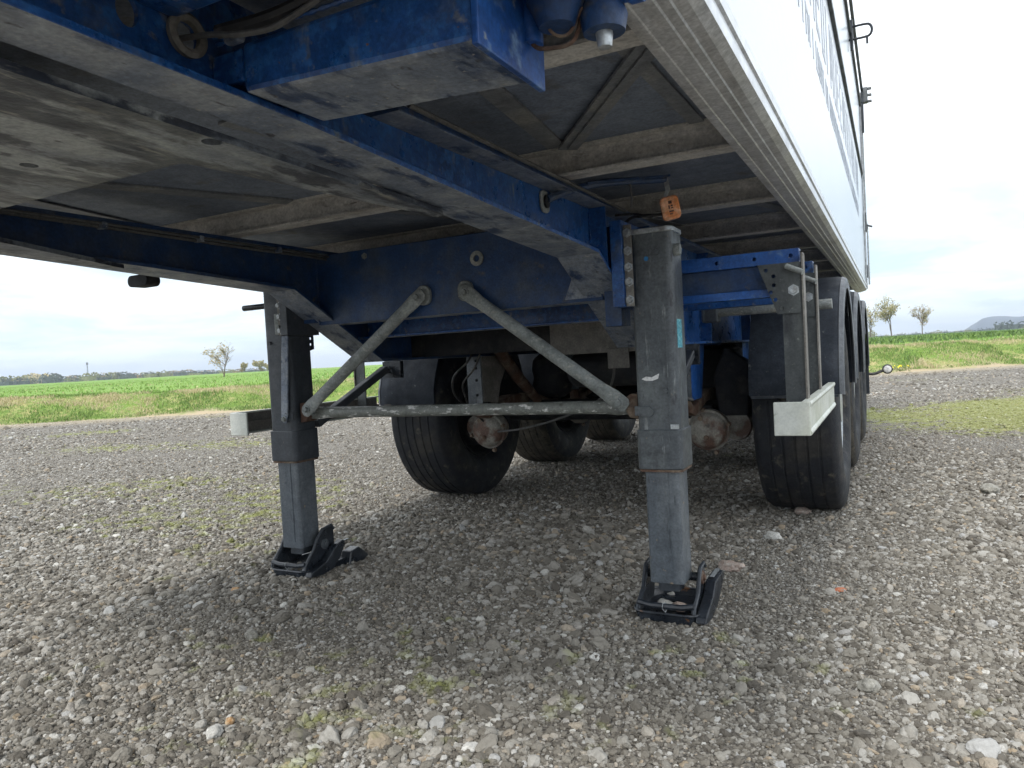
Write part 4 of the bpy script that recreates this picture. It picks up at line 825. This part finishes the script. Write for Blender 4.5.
# dark hoses under the frame
for pts, r, mt in (([(-.50, 1.02, .90), (-.52, 1.0, .84), (-.60, .98, .76), (-.64, 1.05, .66), (-.62, 1.20, .56), (-.61, 1.28, .50)], .006, 'hose'),
                   ([(-.30, .75, .875), (-.40, .85, .80), (-.56, 1.0, .72), (-.60, 1.1, .62)], .005, 'hose'),
                   ([(.42, .60, .86), (.30, .9, .72), (.16, 1.1, .62), (-.1, 1.2, .52), (-.35, 1.25, .46), (-.52, 1.28, .44)], .006, 'hosegrey'),
                   ([(.55, .62, .86), (.50, .72, .78), (.52, .75, .70), (.60, .80, .66), (.66, .9, .62)], .006, 'hosegrey'),
                   ([(.60, .62, .84), (.545, .66, .83), (.53, .66, .78), (.58, .66, .74), (.64, .70, .73)], .005, 'hosegrey'),
                   ([(.66, .66, .80), (.60, .72, .72), (.56, .78, .66)], .004, 'hosegrey')):
    bm = BM(); tube(bm, spline(pts), r, 8); link('brake_hose', bm, mt, T, smooth=True)
bm = BM(); box(bm, .30, .60, 1.55, 1.60, .50, .545); link('axle_clamp', bm, 'void', T, .005)

# --- near side fittings on the body
bm = BM(); box(bm, 1.2255, 1.240, REAR-.05, REAR+.01, 1.32, 3.2); link('corner_post', bm, 'railu', T, .003)
bm = BM(); tube(bm, [(1.252, FRONT, 3.215), (1.252, REAR-.05, 3.215)], .012, 8); link('tarp_rod', bm, 'legdark', T)
bm = BM(); tube(bm, [(1.236, FRONT, 3.06), (1.236, REAR-.1, 3.06)], .010, 8); link('tarp_cord', bm, 'legdark', T)
bm = BM(); tube(bm, spline([(1.226, 3.72, 3.10), (1.33, 3.72, 3.10), (1.365, 3.72, 3.09), (1.378, 3.72, 3.055), (1.365, 3.72, 3.02), (1.33, 3.72, 3.01), (1.226, 3.72, 3.01)]), .009, 8); tube(bm, [(1.345, 3.72, 3.01), (1.345, 3.72, 2.96)], .008, 8); tube(bm, [(1.245, 3.72, 2.93), (1.245, 3.72, 3.15)], .011, 8); link('tarp_hook', bm, 'black', T, smooth=True)
bm = BM(); box(bm, 1.241, 1.30, REAR-.06, REAR+.02, 3.10, 3.24)
for z in (3.11, 3.17, 3.23): box(bm, 1.30, 1.335, REAR-.03, REAR+.0, z-.01, z+.012)
rw = link('tarp_ratchet', bm, 'leg', T, .004)
bm = BM(); box(bm, 1.2405, 1.262, REAR-.05, REAR-.01, 2.82, 3.10); link('ratchet_strap', bm, 'legdark', rw, .003)
bm = BM(); tube(bm, [(1.256, REAR-.02, 1.36), (1.256, REAR-.02, 1.92), (1.246, REAR-.02, 1.99), (1.244, REAR-.02, 3.1)], .008, 8); dr = link('door_rod', bm, 'zinc', T, smooth=True)
bm = BM(); box(bm, 1.241, 1.252, REAR-.14, REAR-.06, 1.86, 2.04); tube(bm, [(1.25, REAR-.05, 1.93), (1.30, REAR-.05, 1.91)], .010, 8); link('door_catch', bm, 'leg', dr, .003)
bm = BM(); box(bm, 1.241, 1.249, REAR-.16, REAR-.10, 1.42, 1.54); link('door_catch', bm, 'legdark', dr, .003)
bm = BM(); tube(bm, [(1.236, REAR-.26, 1.40), (1.236, REAR-.26, 2.4)], .006, 8); link('door_rod', bm, 'zinc', T)
# round marker lamp on a rubber arm at the rear
bm = BM(); tube(bm, spline([(1.20, 5.55, .50), (1.27, 5.57, .495), (1.34, 5.6, .52), (1.375, 5.6, .53)]), .014, 10); ra = link('rear_lamp_arm', bm, 'hose', T, smooth=True)
bm = BM(); lathe(bm, [(0, -.022), (.030, -.020), (.042, -.010), (.046, 0), (.046, .02), (0, .022)], (1.385, 5.6, .535), 'Y', 24); link('rear_lamp_housing', bm, 'hose', ra, smooth=True)
bm = BM(); lathe(bm, [(0, -.027), (.025, -.025), (.034, -.018), (.034, -.016)], (1.385, 5.6, .535), 'Y', 24); link('rear_lamp_lens', bm, 'lens', ra, smooth=True)

bm = None
for s in (1, -1):
    bm = BM(); pts = [(s*.6155 if False else s*.604, -.004, 1.02 + .0045*k) for k in range(61)]
    tube(bm, [(x - s*.002, y, z) for x, y, z in pts], [.0035 + .0012*math.sin(k*1.9) for k in range(61)], 6); link('weld_bead', bm, 'bluedark', cb, smooth=True)
bm = BM(); tube(bm, [(.6165, -.1235, 1.14 + .0045*k) for k in range(34)], [.003 + .0012*math.sin(k*2.3) for k in range(34)], 6); link('weld_bead', bm, 'blue', T, smooth=True)
bm = BM(); tube(bm, [(.634 + .0075*k, -1.5495, 1.2965) for k in range(52)], [.003 + .0012*math.sin(k*2.3) for k in range(52)], 6); link('weld_bead', bm, 'blue', bx, smooth=True)

for pts, r in (([(-.548, -1.40, 1.288), (-.546, -.9, 1.284), (-.549, -.4, 1.280), (-.552, .0, 1.278), (-.56, .25, 1.25)], .006), ([(-.535, -1.42, 1.291), (-.530, -.8, 1.290), (-.536, -.3, 1.289), (-.54, .2, 1.284)], .004),
               ([(.690, -1.18, 1.306), (.692, -.7, 1.303), (.690, -.2, 1.300), (.70, -.02, 1.29)], .005)):
    bm = BM(); tube(bm, spline(pts), r, 8); link('air_line', bm, 'hosegrey', T, smooth=True)
for y in (-1.25, -.95, -.62, -.28):
    bm = BM(); box(bm, -.560, -.524, y, y+.016, 1.276, 1.2955); link('line_clip', bm, 'dusty', T, .003)
for x0, z0 in ((.14, 1.205),):
    bm = BM(); lathe(bm, [(.012, -.001), (.026, -.001), (.027, -.006), (.022, -.008), (.012, -.008)], (x0, 0, z0), 'Y', 20, True); link('hole_ring', bm, 'galv', cb, smooth=True)
# ================================================================== FAR THINGS
def bark(name, c): return worn(name, c, [(tuple(q*.55 for q in c), 20, .5, .7, None, 0)], rough=.9, bump=.5)
BK = bark('bark', (.13, .11, .09))
LF = {'yellow': leafmat('yellow_brown_leaves', (.42, .28, .06)), 'olive': leafmat('olive_leaves', (.27, .25, .09)), 'buff': leafmat('buff_leaves', (.38, .32, .17)), 'green': leafmat('grey_green_leaves', (.16, .17, .07)), 'dark': leafmat('dark_leaves', (.055, .075, .06)), 'red': leafmat('russet_leaves', (.25, .17, .07))}
def tree(name, loc, h, w, label, group, leaf=('olive',), nleaf=900, seed=1, twig=1., leafside=None, lsize=.07, trunk_k=.3, levels=4, fork=3):
    rs = random.Random(seed); bm = BM(); tips = []
    def grow(p, d, L, r, lv):
        pts = [p]; q = p; dd = d.copy()
        for k in range(3):
            dd = (dd + Vector((rs.uniform(-.18, .18), rs.uniform(-.18, .18), rs.uniform(-.02, .16)))).normalized(); q = q + dd*L/3; pts.append(q)
        tube(bm, pts, [r, r*.85, r*.72, r*.55], 6 if lv < 2 else 4, caps=False)
        if lv >= levels-2: tips.extend(pts[1:])
        if lv < levels:
            for k in range(fork if lv else fork+2):
                a = rs.uniform(0, 2*PI); sp = rs.uniform(.35, .85)*w/h*1.5; nd_ = (dd + sp*Vector((math.cos(a), math.sin(a), rs.uniform(-.15, .25)))).normalized()
                st_ = pts[3] if k == 0 else pts[rs.choice((1, 2, 3))]
                grow(st_, nd_, L*rs.uniform(.55, .8), r*.5, lv+1)
    grow(Vector((0, 0, -.1)), Vector((0, 0, 1)), h*trunk_k, h*.016*twig, 0)
    zmax = max(v.co.z for v in bm.verts); k = h/zmax
    xm = max(abs(v.co.x) for v in bm.verts); kx = min(5, w/2/xm)
    for v in bm.verts:
        if v.co.z > h*.2: v.co.x *= 1+(kx-1)*min(1, (v.co.z-h*.2)/(h*.15)); v.co.y *= 1+(kx-1)*min(1, (v.co.z-h*.2)/(h*.15))
        v.co.z *= k
    root = empty(name, loc, label, 'tree', group); link('trunk', bm, BK, root, recalc=False)
    tips = [Vector((t.x*kx, t.y*kx, t.z*k)) for t in tips]
    V, Fc, mi = [], [], []
    for _ in range(nleaf):
        t = rs.choice(tips)
        if leafside and rs.random() > leafside(t.x/(w/2), t.z/h): continue
        c = t + Vector((rs.gauss(0, .035*h), rs.gauss(0, .035*h), rs.gauss(0, .03*h))); s_ = lsize*rs.uniform(.6, 1.4)
        a = Vector((rs.gauss(0, 1), rs.gauss(0, 1), rs.gauss(0, 1))).normalized(); b = a.orthogonal().normalized(); n_ = len(V)
        V += [c - a*s_, c + b*s_*.6, c + a*s_, c - b*s_*.6]; Fc.append((n_, n_+1, n_+2, n_+3)); mi.append(rs.randrange(len(leaf)))
    me = bpy.data.meshes.new('crown'); me.from_pydata([tuple(v) for v in V], [], Fc)
    for l in leaf: me.materials.append(LF[l])
    me.polygons.foreach_set('material_index', mi)
    o = bpy.data.objects.new('crown', me); C.objects.link(o); o.parent = root
    return root
tree('field_tree', (-40.75, 34.55, .49), 2.65, 2.2, 'lone half bare tree in the field, yellow brown leaves left on one side', None, ('yellow', 'buff', 'olive'), 1100, 5, 1.25, lambda x, z: .95 if x < -.05 else (.25 if x < .25 else .04), .045, levels=5)
tree('hedge_tree', (-167.9, 153.3, .55), 3.0, 4.0, 'smaller left one of the two buff bushy trees beyond the green field', 'bushy trees beyond the field', ('buff', 'red', 'olive'), 1600, 11, 1, None, .16, .12)
tree('hedge_tree', (-164.7, 156.8, .55), 3.5, 6.0, 'larger right one of the two buff bushy trees beyond the green field', 'bushy trees beyond the field', ('buff', 'olive', 'buff'), 2400, 12, 1, None, .18, .12)
tree('roadside_tree', (1.36, 97.7, .75), 4.75, 3.6, 'taller of the two roundish roadside trees in the open right of the trailer', 'young roadside trees on the right', ('green', 'olive', 'buff'), 1500, 21, 1.1, None, .085, .22)
tree('roadside_tree', (4.87, 107.7, .80), 3.95, 2.7, 'smaller sparser roadside tree, rightmost of the row', 'young roadside trees on the right', ('green', 'red', 'buff'), 900, 23, 1.1, None, .085, .22)
tree('roadside_tree', (-1.05, 102.7, .75), 4.4, 3.0, 'roadside tree partly hidden behind the rear of the trailer', 'young roadside trees on the right', ('olive', 'buff'), 700, 27, 1.1, None, .085, .22)
# far woods: crowns made of many leaf clumps, too many to tell apart
def woods(name, pts, label, cols, seed=5, dens=26, leafs=(.5, 1.1)):
    rs = random.Random(seed); V, Fc, mi = [], [], []
    for (x, y, z, h, w, ci) in pts:
        for _ in range(int(dens*max(1, w*h/20))):
            a = rs.uniform(0, 2*PI); u = rs.random(); el = rs.uniform(-.5, 1)
            rr_ = math.sqrt(max(0, 1-el*el))*w/2*rs.uniform(.75, 1.05); c = Vector((x + rr_*math.cos(a), y + rr_*math.sin(a), z + h*.5 + el*h*.5*rs.uniform(.85, 1.08)))
            s_ = rs.uniform(*leafs)*h*.11; A_ = Vector((rs.gauss(0, 1), rs.gauss(0, 1), rs.gauss(0, 1))).normalized(); B_ = A_.orthogonal().normalized(); n_ = len(V)
            V += [c - A_*s_, c + B_*s_, c + A_*s_, c - B_*s_]; Fc.append((n_, n_+1, n_+2, n_+3)); mi.append(ci)
        # trunk mass under the crown
        n_ = len(V); k = w*.30
        V += [Vector((x+k*math.cos(q*PI/3), y+k*math.sin(q*PI/3), z-1)) for q in range(6)] + [Vector((x+k*math.cos(q*PI/3), y+k*math.sin(q*PI/3), z+h*.72)) for q in range(6)]
        for q in range(6): Fc.append((n_+q, n_+(q+1) % 6, n_+6+(q+1) % 6, n_+6+q)); mi.append(ci)
        Fc.append(tuple(n_+6+q for q in range(6))); mi.append(ci)
    me = bpy.data.meshes.new(name); me.from_pydata([tuple(v) for v in V], [], Fc)
    for c in cols: me.materials.append(LF[c])
    me.polygons.foreach_set('material_index', mi); o = bpy.data.objects.new(name, me); C.objects.link(o); return tag(o, label, 'woodland', kind='stuff')
rs = random.Random(9); P = []
def bearing(xpx, D, side=0):
    """ground point at horizontal distance D whose bearing was read off a map of the view (camera bearing + angle)"""
    d = fw + (xpx-512)/F*rr; d.z = 0; d.normalize(); return CP.x + d.x*D, CP.y + d.y*D
for k in range(230):
    u = -260 + 560*k/230 + rs.uniform(-2, 2); D = rs.uniform(440, 560); x, y = bearing(u, D)
    h = 5.6 if u < 30 else (6.6 if u < 55 else 5.2 if u < 130 else 4.6 if u < 210 else 3.6)
    P.append((x, y, -.9, h*rs.uniform(.75, 1.15), rs.uniform(7, 12), 2 if 28 < u < 48 else rs.choice((0, 0, 1, 3))))
woods('far_wood', P, 'distant belt of trees on the skyline left of the trailer', ('dark', 'green', 'buff', 'red'))
P = []
for k in range(60):
    u = 866 + 170*k/60 + rs.uniform(-3, 3); x, y = bearing(u, rs.uniform(420, 560)); P.append((x, y, -.6, rs.uniform(1.9, 3.0), rs.uniform(3, 7), rs.choice((0, 1))))
for u in (1000, 1006, 1012, 1018, 1025, 1034, 1045): x, y = bearing(u, 430 + u % 7); P.append((x, y, -.6, rs.uniform(4.6, 6.0), rs.uniform(4, 6), 0))
for u in (868, 872, 874): x, y = bearing(u, 430); P.append((x, y, -.6, 4.6, 5, 1))
woods('far_hedge', P, 'low dark hedge and bushes on the skyline right of the trailer', ('dark', 'green'), 6)
# radio mast
mx_, my_ = bearing(88.7, 560); mb = BM(); H = 12.8
for a in range(3):
    q = (math.cos(2*PI*a/3), math.sin(2*PI*a/3)); tube(mb, [(q[0]*.42, q[1]*.42, -1), (q[0]*.22, q[1]*.22, H)], .10, 6)
for k in range(14):
    z0, z1 = H*k/14, H*(k+1)/14; w0, w1 = .42-.2*k/14, .42-.2*(k+1)/14
    for a in range(3):
        a2 = (a+1) % 3; tube(mb, [(w0*math.cos(2*PI*a/3), w0*math.sin(2*PI*a/3), z0), (w1*math.cos(2*PI*a2/3), w1*math.sin(2*PI*a2/3), z1)], .045, 4)
mr_ = empty('radio_mast', (mx_, my_, -.3), 'thin grey lattice radio mast with antennas at its top, rising over the far wood', 'mast')
link('lattice', mb, 'legdark', mr_)
for a in range(3):
    mb = BM(); q = (math.cos(2*PI*a/3+.4)*.5, math.sin(2*PI*a/3+.4)*.5); box(mb, q[0]-.15, q[0]+.15, q[1]-.12, q[1]+.12, H-1.3, H+.3); link('antenna', mb, 'leg', mr_, .03)
# hills
def hill_mat():
    m, t, b = new_mat('haze_blue_wooded_hill'); f, _ = noise_fac(t, .012, .4, .6, detail=8)
    t.links.new(mixc(t, f, (.02, .04, .07), (.04, .06, .09)), b.inputs['Base Color']); b.inputs['Roughness'].default_value = 1; return m  # blue of the distant air is mixed into the hill colour
bm = BM(); nx, ny = 60, 14; g = []
for i in range(nx):
    u = i/(nx-1); row = []
    for j in range(ny):
        v = j/(ny-1); D = 1350 + 400*v; x, y = bearing(955 + 345*u, D)
        px_ = 955 + 345*u
        prof = 48*sstep(958, 992, px_)*(1 - .0*u) + 5*math.sin(px_*.06) * sstep(990, 1020, px_) + 3.5*math.exp(-((px_-984)/3.)**2)
        cr_ = math.sin(PI*min(1, v*1.0))**.5 if 0 < v < 1 else 0
        z = -3 + (prof*.5 + 3.4 + 2*mnoise.noise((px_*.09, v*4, 0)))*cr_; row.append(bm.verts.new((x, y, z)))
    g.append(row)
for i in range(nx-1):
    for j in range(ny-1): bm.faces.new([g[i][j], g[i+1][j], g[i+1][j+1], g[i][j+1]])
tag(link('hills', bm, hill_mat(), smooth=True), kind='structure')
# yellow flowering clump at the foot of the bank
fp = Vector((1.55, 16.55, .02)); rs = random.Random(4); V, Fc, mi = [], [], []
for _ in range(70):
    c = Vector((rs.gauss(0, .09), rs.gauss(0, .07), rs.uniform(.02, .15))); s_ = rs.uniform(.010, .022); a = Vector((rs.gauss(0, 1), rs.gauss(0, 1), rs.gauss(0, 1))).normalized(); b = a.orthogonal().normalized(); n_ = len(V)
    V += [c-a*s_*1.6, c+b*s_, c+a*s_*1.6, c-b*s_]; Fc.append((n_, n_+1, n_+2, n_+3)); mi.append(0 if c.z > .10 and rs.random() < .8 else 1)
me = bpy.data.meshes.new('flowering_weed'); me.from_pydata([tuple(v) for v in V], [], Fc); me.materials.append(leafmat('yellow_petals', (.75, .62, .05))); me.materials.append(LF['green']); me.polygons.foreach_set('material_index', mi)
o = bpy.data.objects.new('flowering_weed', me); C.objects.link(o); o.location = fp; tag(o, 'small clump of yellow flowers at the foot of the grass bank behind the trailer', 'plant')
# air: pale even haze round everything
bm = BM(); box(bm, -4300, 4300, -4300, 4300, -8, 75)
m = bpy.data.materials.new('haze'); m.use_nodes = True; t = m.node_tree; t.nodes.clear()
mo = t.nodes.new('ShaderNodeOutputMaterial'); pv = t.nodes.new('ShaderNodeVolumePrincipled'); t.links.new(pv.outputs[0], mo.inputs['Volume'])
pv.inputs['Color'].default_value = (.80, .88, 1, 1); pv.inputs['Density'].default_value = .00050; pv.inputs['Anisotropy'].default_value = .2
tag(link('haze', bm, m), 'thin pale haze in the air over the fields', 'haze', kind='stuff')

for x, y, k, lab in ((.765, -.015, 'white', 'pale stone caught in the near landing leg foot, left of the two'), (.815, -.02, 'pink', 'pale stone caught in the near landing leg foot, right of the two')):
    o = link('stone', rock(int(x*100), .026, .02, .016), RM[k], smooth=True); o.location = (x, y, .034); tag(o, lab, 'stone', 'stones that stand out of the gravel')
